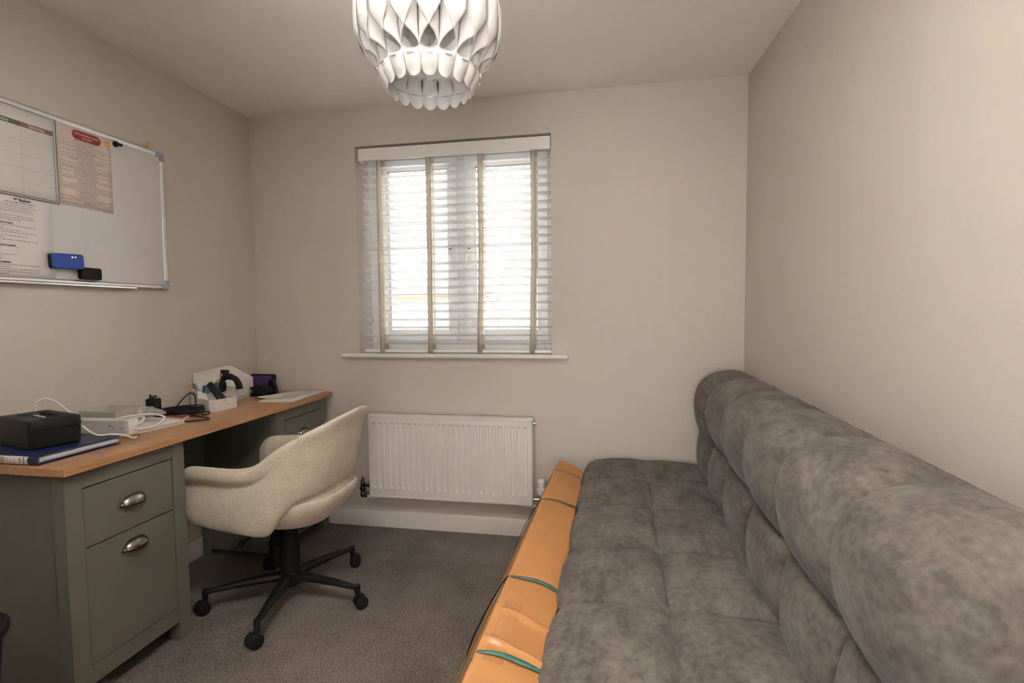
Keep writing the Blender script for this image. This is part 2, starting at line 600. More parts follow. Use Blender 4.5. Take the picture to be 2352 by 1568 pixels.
# ------------------------------------------------------------------ window
win = bpy.data.objects.new('window_1', None)
COL.objects.link(win)
win.location = (-0.848, 2.95, WZ0)
win['kind'] = 'structure'
FY0, FY1 = 2.925, 2.985
mb = MB()   # outer frame
ox0, ox1, oz0, oz1 = WX0, WX1, WZ0 + 0.005, WZ1
fw = 0.055
mb.box(ox0, ox0 + fw, FY0 + 0.02, FY1, oz0, oz1)
mb.box(ox1 - fw, ox1, FY0 + 0.02, FY1, oz0, oz1)
mb.box(ox0 + fw, ox1 - fw, FY0 + 0.02, FY1, oz0, oz0 + 0.065)
mb.box(ox0 + fw, ox1 - fw, FY0 + 0.02, FY1, oz1 - fw, oz1)
mb.box(-0.862, -0.806, FY0 + 0.02, FY1, oz0 + 0.065, oz1 - fw)
mb.build('window_frame', M_upvc, win, bevel=0.004)
for k, (gx0, gx1) in enumerate(((-1.283, -0.915), (-0.745, -0.384))):
    gz0, gz1 = 1.144, 2.085
    sx0, sx1 = gx0 - 0.062, gx1 + 0.062
    sz0, sz1 = gz0 - 0.062, gz1 + 0.062
    mb = MB()
    # sash section with a chamfer towards the glass
    ring = lambda x0, x1, z0, z1, y: [(x0, y, z0), (x1, y, z0), (x1, y, z1), (x0, y, z1)]
    rows = [ring(sx0, sx1, sz0, sz1, FY1 - 0.01), ring(sx0, sx1, sz0, sz1, FY0), ring(gx0 - 0.022, gx1 + 0.022, gz0 - 0.022, gz1 + 0.022, FY0),
            ring(gx0, gx1, gz0, gz1, FY0 + 0.016), ring(gx0, gx1, gz0, gz1, FY1 - 0.01)]
    mb.grid(rows, close_u=True, close_v=True)
    sash = mb.build('sash', M_upvc, win, bevel=0.0025)
    mb = MB()   # dark seal and spacer lining the glazing rebate
    rows = [ring(gx0 + e, gx1 - e, gz0 + e, gz1 - e, y) for e, y in ((0.0, FY0 + 0.0155), (0.0008, FY0 + 0.0155), (0.0008, FY0 + 0.048), (0.0, FY0 + 0.048))]
    mb.grid(rows, close_u=True, close_v=True)
    mb.build('gasket', M_gasket, sash, smooth=0)
    mb = MB()
    mb.box(gx0 + 0.001, gx1 - 0.001, FY0 + 0.040, FY0 + 0.044, gz0 + 0.001, gz1 - 0.001)
    gl = bpy.data.materials.get('window_glass')
    if gl is None:
        gl = bpy.data.materials.new('window_glass')
        gl.use_nodes = True
        nt = gl.node_tree
        for nn in list(nt.nodes):
            nt.nodes.remove(nn)
        out = nt.nodes.new('ShaderNodeOutputMaterial')
        tr = nt.nodes.new('ShaderNodeBsdfTransparent')
        gs = nt.nodes.new('ShaderNodeBsdfGlossy')
        gs.inputs['Roughness'].default_value = 0.02
        lw = nt.nodes.new('ShaderNodeFresnel')
        lw.inputs['IOR'].default_value = 1.45
        mx = nt.nodes.new('ShaderNodeMixShader')
        nt.links.new(lw.outputs[0], mx.inputs[0])
        nt.links.new(tr.outputs[0], mx.inputs[1])
        nt.links.new(gs.outputs[0], mx.inputs[2])
        nt.links.new(mx.outputs[0], out.inputs[0])
    mb.build('pane', gl, sash, smooth=0)
    # espagnolette handle by the mullion
    hx = -0.893 if k == 0 else -0.778
    sgn = 1 if k == 0 else -1
    mb = MB()
    mb.box(hx - 0.013, hx + 0.013, FY0 - 0.010, FY0, 1.565, 1.635)
    mb.tube([(hx, FY0 - 0.008, 1.60), (hx, FY0 - 0.035, 1.60), (hx + 0.006 * sgn, FY0 - 0.04, 1.585), (hx + 0.03 * sgn, FY0 - 0.04, 1.49)],
            [0.009, 0.009, 0.009, 0.007], 10)
    hd = mb.build('handle', M_upvc, sash, bevel=0.002)
    mb = MB()
    mb.cyl((hx, FY0 - 0.0125, 1.618), (hx, FY0 - 0.009, 1.618), 0.0055, seg=12)
    mb.build('lock_hole', M_gasket, sash)

# ------------------------------------------------------------------ venetian blind
bl = thing('venetian_blind', (-0.84, 2.80, 1.03), 'white wooden venetian blind with pale ladder tapes filling the window recess', 'window blind')
mb = MB()
mb.box(-1.395, -0.293, 2.786, 2.797, 2.112, 2.181)
mb.box(-1.395, -1.384, 2.797, 2.845, 2.112, 2.181)
mb.box(-0.304, -0.293, 2.797, 2.845, 2.112, 2.181)
mb.build('valance', M_slat, bl, bevel=0.003)
mb = MB()
mb.box(-1.375, -0.315, 2.803, 2.855, 2.135, 2.178)
mb.build('head_rail', M_slat, bl, bevel=0.002)
SX0, SX1 = -1.374, -0.293
SL = 0.050

slat0 = None
ns = 23
z_top, z_bot = 2.074, 1.0775
for i in range(ns):
    zf = z_top + (z_bot - z_top) * i / (ns - 1)
    if slat0 is None:
        mb = MB()
        pr = []
        for q in range(9):
            t = q / 8
            pr.append((t * SL, 0.0030 * math.sin(PI * t) + 0.0014))
        lo = [(a, b - 0.0028) for a, b in reversed(pr)]
        mb.prism([(a, b) for a, b in pr + lo], 0, SX1 - SX0, 'x')
        slat0 = mb.build('slat', M_slat, bl, local=True, smooth=30)
        s = slat0
    else:
        s = slat0.copy()
        COL.objects.link(s)
    s.parent = bl
    s.location = Vector((SX0, 2.795, zf)) - bl.location
    tilt = math.radians(-7.0 - 8.0 * (i / (ns - 1)) ** 0.7) if i != 11 else math.radians(6.3)
    s.rotation_euler = (tilt + random.uniform(-0.01, 0.01), random.uniform(-0.001, 0.001), 0)
mb = MB()
mb.box(-1.384, -0.292, 2.797, 2.848, 1.020, 1.0365)
mb.build('bottom_rail', M_slat, bl, bevel=0.003)
for tx, tb in ((-1.272, -1.272), (-0.977, -0.981), (-0.680, -0.692), (-0.386, -0.397)):
    mb = MB()
    wd = 0.0145
    pts = [(2.7925, 2.125), (2.7925, 1.6), (2.7928, 1.3), (2.7925, 1.03)]
    f = []
    for y0 in (2.7925, 2.8485):
        rows = []
        for k in range(13):
            z = 2.125 + (1.022 - 2.125) * k / 12
            x = tx + (tb - tx) * max(0, (k - 6) / 6) + 0.001 * math.sin(k * 1.7 + tx * 9)
            rows.append([(x - wd, y0, z), (x + wd, y0, z)])
        mb.grid(rows)
    mb.grid([[(tb - wd, 2.7925, 1.022), (tb + wd, 2.7925, 1.022)], [(tb - wd, 2.797, 1.017), (tb + wd, 2.797, 1.017)],
             [(tb - wd, 2.845, 1.017), (tb + wd, 2.845, 1.017)], [(tb - wd, 2.8485, 1.022), (tb + wd, 2.8485, 1.022)]])
    mb.build('ladder_tape', M_tape, bl, solid=0.0008, smooth=20)
for i, (cx_, z1) in enumerate(((-1.336, 1.35), (-1.322, 1.225))):
    mb = MB()
    mb.tube([(cx_ + 0.004, 2.790, 2.11), (cx_ + 0.002, 2.790, 1.8), (cx_, 2.789, z1)], 0.0011, 6)
    c_ = mb.build('pull_cord', M_slat, bl)
    mb = MB()
    mb.lathe([(0.002, 0.0), (0.0045, -0.004), (0.0075, -0.034), (0.0062, -0.037), (0.001, -0.037)], (cx_, 2.789, z1 + 0.002), 12)
    mb.build('tassel', M_tape, c_)

# ------------------------------------------------------------------ radiator
RX0, RX1, RZ0, RZ1, RYF = -1.319, -0.383, 0.205, 0.675, 2.676
rad = thing('radiator', (-0.85, 2.72, 0.205), 'white ribbed panel radiator fixed to the wall below the window', 'radiator')
mb = MB()
npch = 26
edge = 0.020
pitch = (RX1 - RX0 - 2 * edge) / npch
xs, dx = [RX0 + 0.012], [0.0]
for i in range(npch):
    x0 = RX0 + edge + i * pitch
    for u, d in ((0.10, 0), (0.24, 1), (0.60, 1), (0.74, 0)):
        xs.append(x0 + u * pitch)
        dx.append(d)
xs.append(RX1 - 0.012)
dx.append(0)
zs = [(RZ0 + 0.012, 0), (RZ0 + 0.052, 0), (RZ0 + 0.066, 1), (RZ1 - 0.052, 1), (RZ1 - 0.040, 0), (RZ1 - 0.012, 0)]
rows = []
for z, k in zs:
    rows.append([(x, RYF + 0.004 + 0.0085 * d * k, z) for x, d in zip(xs, dx)])
V = mb.grid(rows)
# seam lip and body
panel = mb.build('front_panel', M_rad, rad, smooth=25, recalc=False)
mb = MB()
rg = lambda e, y: [(RX0 + e, y, RZ0 + e), (RX1 - e, y, RZ0 + e), (RX1 - e, y, RZ1 - e), (RX0 + e, y, RZ1 - e)]
mb.grid([rg(0.0115, RYF + 0.012), rg(0.0115, RYF + 0.001), rg(0.0085, RYF), rg(0.004, RYF), rg(0.0, RYF + 0.006), rg(0.0, RYF + 0.060), rg(0.010, RYF + 0.064), rg(0.0115, RYF + 0.06)],
        close_u=True, close_v=True)
mb.build('casing', M_rad, rad, bevel=0.0015, smooth=50)
mb = MB()
for i in range(44):
    x = RX0 + 0.03 + i * (RX1 - RX0 - 0.06) / 43
    mb.box(x - 0.004, x + 0.004, RYF + 0.015, RYF + 0.055, RZ1 - 0.004, RZ1 + 0.001)
mb.build('top_grille', M_rad, rad, smooth=0)
mb = MB()
mb.box(RX0 + 0.02, RX1 - 0.02, RYF + 0.020, RYF + 0.05, RZ0 + 0.02, RZ1 - 0.02)
mb.box(-1.16, -1.13, RYF + 0.05, D - 0.001, 0.28, 0.62)
mb.box(-0.57, -0.54, RYF + 0.05, D - 0.001, 0.28, 0.62)
mb.build('back_panel', M_rad, rad, smooth=0)
mb = MB()   # lockshield valve, left
vx, vy = -1.372, 2.705
mb.lathe([(0.0125, 0.196), (0.0150, 0.206), (0.0125, 0.215), (0.0115, 0.23), (0.016, 0.236), (0.016, 0.252), (0.011, 0.256), (0.012, 0.27), (0.0095, 0.29), (0.004, 0.302), (0.001, 0.315)], (vx, vy, 0), 16)
mb.tube([(vx, vy, 0.262), (RX0 - 0.018, vy, 0.262), (RX0 + 0.004, vy, 0.262)], [0.008, 0.0105, 0.009], 12)
mb.tube([(vx, vy, 0.206), (vx + 0.03, vy, 0.200)], 0.0105, 12)
mb.build('lockshield_valve', mat('dark_chrome', (0.22, 0.21, 0.2), 0.2, metal=1.0), rad)
mb = MB()
mb.tube([(vx + 0.028, vy, 0.2), (vx + 0.06, vy + 0.005, 0.199), (vx + 0.22, vy + 0.03, 0.205), (vx + 0.40, D - 0.012, 0.21), (vx + 0.41, D - 0.011, 0.21)], 0.010, 12)
mb.build('pipe', M_rad, rad)
mb = MB()
mb.tube([(-0.362, 2.705, 0.196), (-0.42, 2.709, 0.195), (-0.55, 2.735, 0.198), (-0.70, D - 0.012, 0.205), (-0.71, D - 0.011, 0.205)], 0.010, 12)
mb.build('pipe', M_rad, rad)
mb = MB()
tx, ty = -0.340, 2.705
mb.tube([(RX1 - 0.004, ty, 0.235), (tx, ty, 0.235)], [0.009, 0.009], 12)
mb.lathe([(0.010, 0.19), (0.010, 0.25), (0.014, 0.252), (0.014, 0.262)], (tx, ty, 0), 16)
mb.tube([(tx, ty, 0.197), (tx - 0.03, ty, 0.196)], 0.010, 12)
mb.build('valve_body', M_chrome, rad)
mb = MB()
mb.lathe([(0.010, 0.250), (0.014, 0.256), (0.0145, 0.262), (0.021, 0.268), (0.0235, 0.285), (0.0245, 0.292), (0.0235, 0.297), (0.0185, 0.299), (0.0205, 0.300), (0.0205, 0.336), (0.019, 0.343), (0.0155, 0.3465), (0.001, 0.348)], (tx, ty, 0), 28)
trv = mb.build('thermostatic_head', M_white, rad)
mb = MB()
for k in range(16):
    a = 2 * PI * k / 16
    if k % 3 == 0:
        continue
    mb.obox((tx + 0.0205 * math.cos(a), ty + 0.0205 * math.sin(a), 0.318), (0.0012, 0.0022, 0.028), (0, 0, a))
mb.build('grip_slots', mat('slot_grey', (0.2, 0.19, 0.18), 0.6), trv, smooth=0)
mb = MB()
mb.lathe([(0.010, 0.0), (0.010, 0.006), (0.0075, 0.007), (0.0075, 0.016), (0.004, 0.017), (0.004, 0.022)], (RX1, 2.705, 0.648), 12, 'x')
mb.build('bleed_plug', M_chrome, rad)


# ------------------------------------------------------------------ desk
desk = thing('pedestal_desk', (-1.83, 2.0, 0), 'sage grey twin pedestal desk with a light oak top along the left wall', 'desk')
DF = -1.600          # front face of the pedestals
DT = 0.765           # underside of the top
DB = -2.052
mb = MB()
mb.box(DB, -1.576, 1.236, 2.758, DT, 0.790)
mb.build('desk_top', M_oak, desk, bevel=0.0015)


def pedestal(y0, y1, first):
    ya, yb_ = y0 + 0.055, y1 - 0.055
    # front frame: two stiles that run down as feet, a top rail and a bottom rail
    mb = MB()
    mb.box(DF - 0.045, DF, y0, ya, 0, DT)
    mb.box(DF - 0.045, DF, yb_, y1, 0, DT)
    mb.box(DF - 0.03, DF - 0.001, ya, yb_, 0.708, DT)
    mb.box(DF - 0.03, DF - 0.001, ya, yb_, 0.074, 0.132)
    mb.build('front_frame', M_cabinet, desk, bevel=0.001, recalc=False)
    mb = MB()
    mb.box(DB + 0.004, DF - 0.045, y0 + 0.012, y0 + 0.030, 0.035, DT)
    mb.box(DB + 0.004, DF - 0.045, y1 - 0.030, y1 - 0.012, 0.035, DT)
    mb.box(DB + 0.004, DB + 0.02, y0 + 0.03, y1 - 0.03, 0.08, DT)
    mb.box(DB + 0.02, DF - 0.045, y0 + 0.03, y1 - 0.03, 0.08, 0.098)
    mb.box(DB + 0.003, DB + 0.045, y0 + 0.002, y0 + 0.012, 0.0, DT)
    mb.box(DB + 0.003, DB + 0.045, y1 - 0.012, y1 - 0.002, 0.0, DT)
    mb.build('side_panels', M_cabinet, desk, smooth=0, recalc=False)
    mb = MB()
    mb.box(DF - 0.046, DF - 0.040, ya - 0.01, yb_ + 0.01, 0.10, 0.72)  # dark sheet behind the drawer fronts, painting the shade in their gaps
    mb.build('gap_shade_sheet', M_cabin, desk, smooth=0)
    for z0, z1, hz in ((0.5155, 0.7035, 0.612), (0.1345, 0.5115, 0.457)):
        mb = MB()
        mb.box(DF - 0.022, DF - 0.002, ya + 0.003, yb_ - 0.003, z0, z1)
        dr = mb.build('drawer' if z0 > 0.4 else 'deep_drawer', M_cabinet, desk, bevel=0.0012)
        # cup handle
        mb = MB()
        yc = (ya + yb_) / 2
        wy, hh, dd = 0.044, 0.021, 0.024
        rows = []
        for q in range(13):
            th = PI * q / 12            # along the width
            row = []
            for p_ in range(8):
                ph = (PI / 2) * 1.12 * p_ / 7
                rr = math.sin(th) ** 0.75 if 0 < q < 12 else 0.0
                row.append((DF - 0.001 + dd * rr * math.sin(ph) + 0.0008, yc - wy * math.cos(th), hz - 0.008 + (hh * 1.35) * rr * math.cos(ph)))
            rows.append(row)
        mb.grid(rows)
        # backing rim
        rim = [(DF - 0.0005, yc - (wy + 0.007) * math.cos(PI * q / 16), hz - 0.0115 + (hh * 1.35 + 0.008) * math.sin(PI * q / 16)) for q in range(17)]
        mb.build('cup_handle', M_nickel, dr, solid=0.0016, smooth=60)
        mb = MB()
        mb.tube([(x + 0.001, y, z) for x, y, z in rim] + [(rim[0][0] + 0.001, rim[0][1], rim[0][2])], 0.0022, 8, flat=0.8)
        for sg in (-1, 1):
            mb.sphere((DF + 0.003, yc + sg * 0.043, hz - 0.006), 0.006, 12, 8)
        mb.build('handle_rim', M_nickel, dr)


pedestal(1.252, 1.700, True)
pedestal(2.270, 2.722, False)
mb = MB()
mb.box(DB + 0.02, DB + 0.036, 1.69, 2.28, 0.35, DT)
mb.build('modesty_panel', M_cabinet, desk, smooth=0)

# ------------------------------------------------------------------ office chair
ch = thing('office_chair', (-1.36, 1.992, 0), 'beige boucle swivel armchair on a black five-star base at the desk', 'office chair', rz=PI)
# local: +x is the way the chair faces, y sideways


def smooth_pts(keys, n):
    """Catmull-Rom through tuples"""
    out = []
    m_ = len(keys) - 1
    for i in range(n + 1):
        t = i / n * m_
        k = min(int(t), m_ - 1)
        u = t - k
        p0, p1, p2, p3 = keys[max(k - 1, 0)], keys[k], keys[k + 1], keys[min(k + 2, m_)]
        out.append(tuple(0.5 * ((2 * b) + (-a + c) * u + (2 * a - 5 * b + 4 * c - d) * u * u + (-a + 3 * b - 3 * c + d) * u ** 3)
                         for a, b, c, d in zip(p0, p1, p2, p3)))
    return out


# f, s, top height, bottom height, thickness scale, groove weight, lean
half = [(0.292, 0.238, 0.596, 0.452, 0.75, 0.0, 0.00),
        (0.282, 0.254, 0.630, 0.426, 0.95, 0.3, 0.01),
        (0.250, 0.266, 0.650, 0.410, 1.0, 1.0, 0.03),
        (0.170, 0.276, 0.655, 0.398, 1.0, 1.2, 0.06),
        (0.080, 0.281, 0.655, 0.389, 1.0, 1.2, 0.08),
        (0.010, 0.281, 0.658, 0.381, 1.0, 1.0, 0.08),
        (-0.045, 0.276, 0.672, 0.376, 1.0, 0.5, 0.09),
        (-0.085, 0.266, 0.702, 0.388, 1.0, 0.15, 0.11),
        (-0.125, 0.248, 0.738, 0.452, 0.95, 0.0, 0.13),
        (-0.165, 0.218, 0.772, 0.500, 0.9, 0.0, 0.16),
        (-0.200, 0.172, 0.806, 0.518, 0.85, 0.0, 0.20),
        (-0.222, 0.105, 0.838, 0.528, 0.8, 0.0, 0.24),
        (-0.230, 0.000, 0.856, 0.532, 0.8, 0.0, 0.26)]
keys = half + [(f, -s, a, b, c, d, e) for f, s, a, b, c, d, e in reversed(half[:-1])]
pts = smooth_pts(keys, 72)
mb = MB()
rows = []
pts = [(p[0], p[1] * 0.93) + tuple(p[2:]) for p in pts]
for i, (f, s_, zt, zb, th, gv, ln) in enumerate(pts):
    a = pts[max(i - 1, 0)]
    b = pts[min(i + 1, len(pts) - 1)]
    dx_, dy_ = b[0] - a[0], b[1] - a[1]
    L = math.hypot(dx_, dy_)
    nx, ny = dy_ / L, -dx_ / L
    if nx * f + ny * s_ < 0:
        nx, ny = -nx, -ny
    if abs(s_) < 0.2 and f < 0:
        pass
    H_ = zt - zb
    # closed section: (offset, height), d measured from the top
    t_ = 0.026 * th
    sec = []
    for off, h in ((-t_, zb + 0.02), (-t_ * 1.15, zb + H_ * 0.3), (-t_ * 1.2, zb + H_ * 0.6), (-t_ * 1.1, zt - 0.045), (-t_ * 0.85, zt - 0.014),
                   (-t_ * 0.2, zt), (t_ * 0.5, zt - 0.003), (t_ * (0.85 + 0.15 * gv), zt - 0.018), (t_ * (0.8 + 0.25 * gv), zt - 0.044),
                   (t_ * (0.75 - 0.05 * gv), zt - 0.060), (t_ * (0.75 - 0.85 * gv), zt - 0.069), (t_ * (0.8 - 0.40 * gv), zt - 0.088),
                   (t_ * (0.85 - 0.05 * gv), zb + H_ * 0.45), (t_ * 0.85, zb + H_ * 0.2), (t_ * 0.6, zb + 0.018), (t_ * 0.1, zb), (-t_ * 0.7, zb + 0.003)):
        lean = ln * (h - 0.50)
        if abs(s_) < 0.24 and f < -0.1:
            # the back curls outward a little near its top
            lean += 0.02 * max(0, (h - 0.72) / 0.13) ** 2
        sec.append((f + nx * (off + lean), s_ + ny * (off + lean), h))
    rows.append(sec)
V = mb.grid(rows, close_v=True)
mb.face(list(reversed(V[0])))
mb.face(V[-1])
shell = mb.build('armrest_shell', M_boucle, ch, local=True, sub=2, smooth=180)


def superell(a, b, n_, q, N=40):
    t = 2 * PI * q / N
    c_, s_ = math.cos(t), math.sin(t)
    return (a * math.copysign(abs(c_) ** (2 / n_), c_), b * math.copysign(abs(s_) ** (2 / n_), s_))


mb = MB()   # under-bowl of the seat
rows = []
for sc1, z, sh in ((0.05, 0.366, 0.0), (0.55, 0.366, 0.0), (0.78, 0.374, 0.0), (0.90, 0.398, -0.004), (0.965, 0.420, -0.010), (0.995, 0.448, -0.015), (1.0, 0.470, -0.018), (0.975, 0.481, -0.018), (0.93, 0.475, -0.018), (0.9, 0.45, -0.018), (0.05, 0.45, 0)):
    rows.append([(0.005 + sh + x * sc1, y * sc1, z + (0.035 * max(0, -x / 0.28) if z > 0.39 else 0)) for x, y in (superell(0.268, 0.222, 3.0, q) for q in range(40))])
V = mb.grid(rows, close_v=True)
mb.face(V[0])
mb.face(V[-1])
mb.build('seat_shell', M_boucle, ch, local=True, sub=1, smooth=180)
mb = MB()   # seat cushion
rows = []
for sc1, z in ((0.05, 0.455), (0.9, 0.455), (0.99, 0.462), (1.0, 0.478), (0.99, 0.495), (0.94, 0.508), (0.8, 0.514), (0.4, 0.517), (0.05, 0.517)):
    rows.append([(0.02 + x * sc1, y * sc1, z) for x, y in (superell(0.262, 0.216, 3.0, q) for q in range(40))])
V = mb.grid(rows, close_v=True)
mb.face(V[0])
mb.face(V[-1])
mb.build('seat_cushion', M_boucle, ch, local=True, sub=1, smooth=180)
# gas column and mechanism
mb = MB()
mb.lathe([(0.034, 0.065), (0.036, 0.10), (0.040, 0.112), (0.041, 0.13), (0.040, 0.20), (0.038, 0.26), (0.034, 0.29), (0.033, 0.34)], (0, 0, 0), 28)
mb.build('column', M_blackmat, ch, local=True)
mb = MB()
mb.box(-0.10, 0.11, -0.055, 0.055, 0.335, 0.373)
mb.tube([(0.03, -0.05, 0.352), (0.06, 0.16, 0.345), (0.065, 0.21, 0.335)], 0.006, 8)
mb.sphere((0.066, 0.215, 0.334), 0.013, 12, 8)
mb.build('tilt_mechanism', M_blackmat, ch, local=True, bevel=0.006)
mb = MB()
mb.cyl((0.045, -0.0, 0.30), (0.075, -0.0, 0.23), 0.030, 0.026, 16)
mb.cyl((0.06, 0.0, 0.24), (0.062, 0.0, 0.15), 0.026, 0.022, 16)
mb.build('tension_knob', M_blackmat, ch, local=True)
mb = MB()
mb.lathe([(0.001, 0.058), (0.03, 0.058), (0.040, 0.066), (0.046, 0.085), (0.046, 0.108), (0.041, 0.122), (0.034, 0.126)], (0, 0, 0), 28)
mb.build('hub', M_black, ch, local=True)
for k in range(5):
    a = math.radians(-5.5 + 72 * k) - ch.rotation_euler.z
    ca, sa = math.cos(a), math.sin(a)
    P = lambda r, z: (r * ca, r * sa, z)
    mb = MB()
    mb.tube([P(0.03, 0.103), P(0.10, 0.104), P(0.22, 0.099), P(0.325, 0.089)], [0.026, 0.024, 0.018, 0.013], 14, flat=0.8)
    mb.tube([P(0.328, 0.100), P(0.330, 0.085), P(0.332, 0.050)], [0.013, 0.0135, 0.011], 12)
    leg = mb.build('leg', M_black, ch, local=True)
    # caster: two discs and a hood, each swung its own way
    sw = a + (0.9, -0.7, 2.2, 0.5, -0.6)[k]
    cx_, cy_ = P(0.332, 0)[:2]
    ux, uy = math.cos(sw), math.sin(sw)         # rolling direction
    vx_, vy_ = -uy, ux                          # axle
    wx, wy_ = cx_ + ux * 0.012, cy_ + uy * 0.012
    mb = MB()
    for sgn in (-1, 1):
        c0 = Vector((wx, wy_, 0.0265)) + Vector((vx_, vy_, 0)) * sgn * 0.007
        c1 = Vector((wx, wy_, 0.0265)) + Vector((vx_, vy_, 0)) * sgn * 0.026
        mb.tube([c0, c0 + (c1 - c0) * 0.15, c0 + (c1 - c0) * 0.8, c1, c1 + (c1 - c0) * 0.02], [0.024, 0.0265, 0.0265, 0.022, 0.010], 24)
    mb.tube([Vector((wx, wy_, 0.0265)) + Vector((vx_, vy_, 0)) * q for q in (-0.008, 0.008)], 0.023, 20)
    mb.build('caster', M_blackrub, leg, local=True)

# ------------------------------------------------------------------ sofa
SKS = 0.03


def sofx(x, y):
    return x - SKS * (2.73 - y)


sofa = thing('sofa_bed', (0.25, 1.6, 0), 'long grey velvet sofa bed with tufted square pads against the right wall', 'sofa')
seams = [2.745, 2.415, 2.070, 1.700, 1.355, 1.015, 0.680]


def pillow(u, p=0.30):
    u = min(max(u, 0.0), 1.0)
    return max(0.0, 4 * u * (1 - u)) ** p


def arc_resample(poly, n):
    L = [0]
    for a, b in zip(poly, poly[1:]):
        L.append(L[-1] + math.dist(a, b))
    out = []
    for i in range(n + 1):
        t = L[-1] * i / n
        k = max(j for j in range(len(L)) if L[j] <= t + 1e-9)
        k = min(k, len(poly) - 2)
        u = (t - L[k]) / (L[k + 1] - L[k])
        out.append((poly[k][0] + (poly[k + 1][0] - poly[k][0]) * u, poly[k][1] + (poly[k + 1][1] - poly[k][1]) * u))
    return out


def padded(segs, name, amp, ends_amp=0.03, ny=20, wrinkle=0.0025, pexp=0.30):
    """segs: list of profile pieces (lists of (x,z)), each one pad wide; pads repeat between the seams along y"""
    profs = []
    for poly, ns_, *_r in segs:
        sm = smooth_pts(poly, 40)
        profs.append(arc_resample(sm, ns_))
    rows = []
    ys = []
    for k in range(len(seams) - 1):
        for q in range(ny):
            # cluster samples near seams
            t = q / ny
            t = 0.5 - 0.5 * math.cos(PI * t)
            t = 0.5 * t + 0.5 * q / ny
            ys.append((seams[k] + (seams[k + 1] - seams[k]) * t, k, t))
    ys.append((seams[-1], len(seams) - 2, 1.0))
    for y, k, t in ys:
        row = []
        py = pillow(t, pexp)
        # round the two free ends
        e = 1.0
        dend = min(seams[0] - y, y - seams[-1])
        er = 0.07
        inset = 0.0
        if dend < er:
            inset = ends_amp * (1 - math.sqrt(max(0, 1 - (1 - dend / er) ** 2)))
        for si, pr in enumerate(profs):
            n_ = len(pr) - 1
            for j, (x, z) in enumerate(pr):
                if si > 0 and j == 0:
                    continue
                u = j / n_
                tilt_u = u
                a = pr[max(j - 1, 0)]
                b = pr[min(j + 1, n_)]
                dx_, dz_ = b[0] - a[0], b[1] - a[1]
                L_ = math.hypot(dx_, dz_) or 1
                nx, nz = -dz_ / L_, dx_ / L_
                fu = segs[si][2](u) if len(segs[si]) > 2 else pillow(u, 0.32)
                am = amp[si]
                if k == 0:      # the end row is one uninterrupted pad
                    fu = max(fu, 0.97) if (si == 0 and u > 0.5) or (si == 1 and u < 0.5) else fu
                d = am * py * fu
                # soft wrinkles radiating from the seams
                wr = wrinkle * noise.noise(Vector((x * 5, y * 16, z * 5))) + 0.6 * wrinkle * noise.noise(Vector((x * 19, y * 24, z * 17)))
                d += wr - inset
                yy = y
                row.append((sofx(x, y) + nx * d, yy, z + nz * d))
        rows.append(row)
    mb = MB()
    V = mb.grid(rows)
    c0 = mb.face(list(V[0]))
    c1 = mb.face(list(reversed(V[-1])))
    return mb


edge_in = lambda u: min(1.0, (1 - u) * 7) ** 0.5 * (1.0 if u < 0.5 else 1.0)
# seat: front pad column (wraps over the front edge), rear pad column
front = [(-0.040, 0.165), (-0.060, 0.24), (-0.070, 0.34), (-0.077, 0.405), (-0.046, 0.442), (0.07, 0.456), (0.205, 0.452)]
rear = [(0.205, 0.452), (0.30, 0.453), (0.42, 0.445), (0.50, 0.425), (0.56, 0.40), (0.58, 0.30), (0.56, 0.165)]
fu_front = lambda u: (pillow(u, 0.32) if u > 0.5 else 1.0 - 0.35 * (1 - 2 * u) ** 2)
fu_rear = lambda u: (pillow(u, 0.32) if u < 0.5 else 1.0 - 0.6 * (2 * u - 1) ** 2)
mb = padded([(front, 44, fu_front), (rear, 36, fu_rear)], 'seat', (0.034, 0.034), 0.035)
mb.build('seat_cushion', M_velvet, sofa, smooth=75)
low = [(0.600, 0.30), (0.55, 0.36), (0.505, 0.43), (0.487, 0.50), (0.487, 0.58), (0.503, 0.655)]
up = [(0.503, 0.655), (0.482, 0.72), (0.476, 0.80), (0.494, 0.862), (0.537, 0.896), (0.590, 0.908), (0.640, 0.903), (0.668, 0.870), (0.674, 0.78), (0.674, 0.60), (0.674, 0.28)]
fu_low = lambda u: (pillow(u, 0.32) if u > 0.5 else 1.0 - 0.5 * (1 - 2 * u) ** 2)


def fu_up(u):
    # full over the front and the crown, fading behind
    if u < 0.30:
        return (1 - (1 - u / 0.30) ** 2.4) ** 0.5
    if u < 0.42:
        return 1.0
    return max(0.12, 1.0 - (u - 0.42) * 4.2)


mb = padded([(low, 26, fu_low), (up, 64, fu_up)], 'back', (0.040, 0.048), 0.035, pexp=0.36)
mb.build('backrest_cushion', M_velvet, sofa, smooth=75)
mb = MB()       # plain rear panel of the back, showing as a strip behind the crest
rows = []
for i in range(81):
    y = 2.742 + (0.684 - 2.742) * i / 80
    wv = 0.0025 * noise.noise(Vector((0, y * 9, 4)))
    rows.append([(sofx(x, y), y, z + (wv if z > 0.85 else 0)) for x, z in ((0.640, 0.20), (0.640, 0.88), (0.645, 0.922), (0.656, 0.937), (0.672, 0.939), (0.683, 0.926), (0.688, 0.895), (0.688, 0.20))])
V = mb.grid(rows, close_v=True)
mb.face(V[0])
mb.face(V[-1])
mb.build('rear_panel', M_velvet, sofa, smooth=50)
mb = MB()
mb.prism([(sofx(-0.06, 2.70), 2.70), (sofx(0.58, 2.70), 2.70), (sofx(0.58, 0.74), 0.74), (sofx(-0.06, 0.74), 0.74)], 0.10, 0.20)
mb.build('base_frame', M_blackmat, sofa, bevel=0.01)
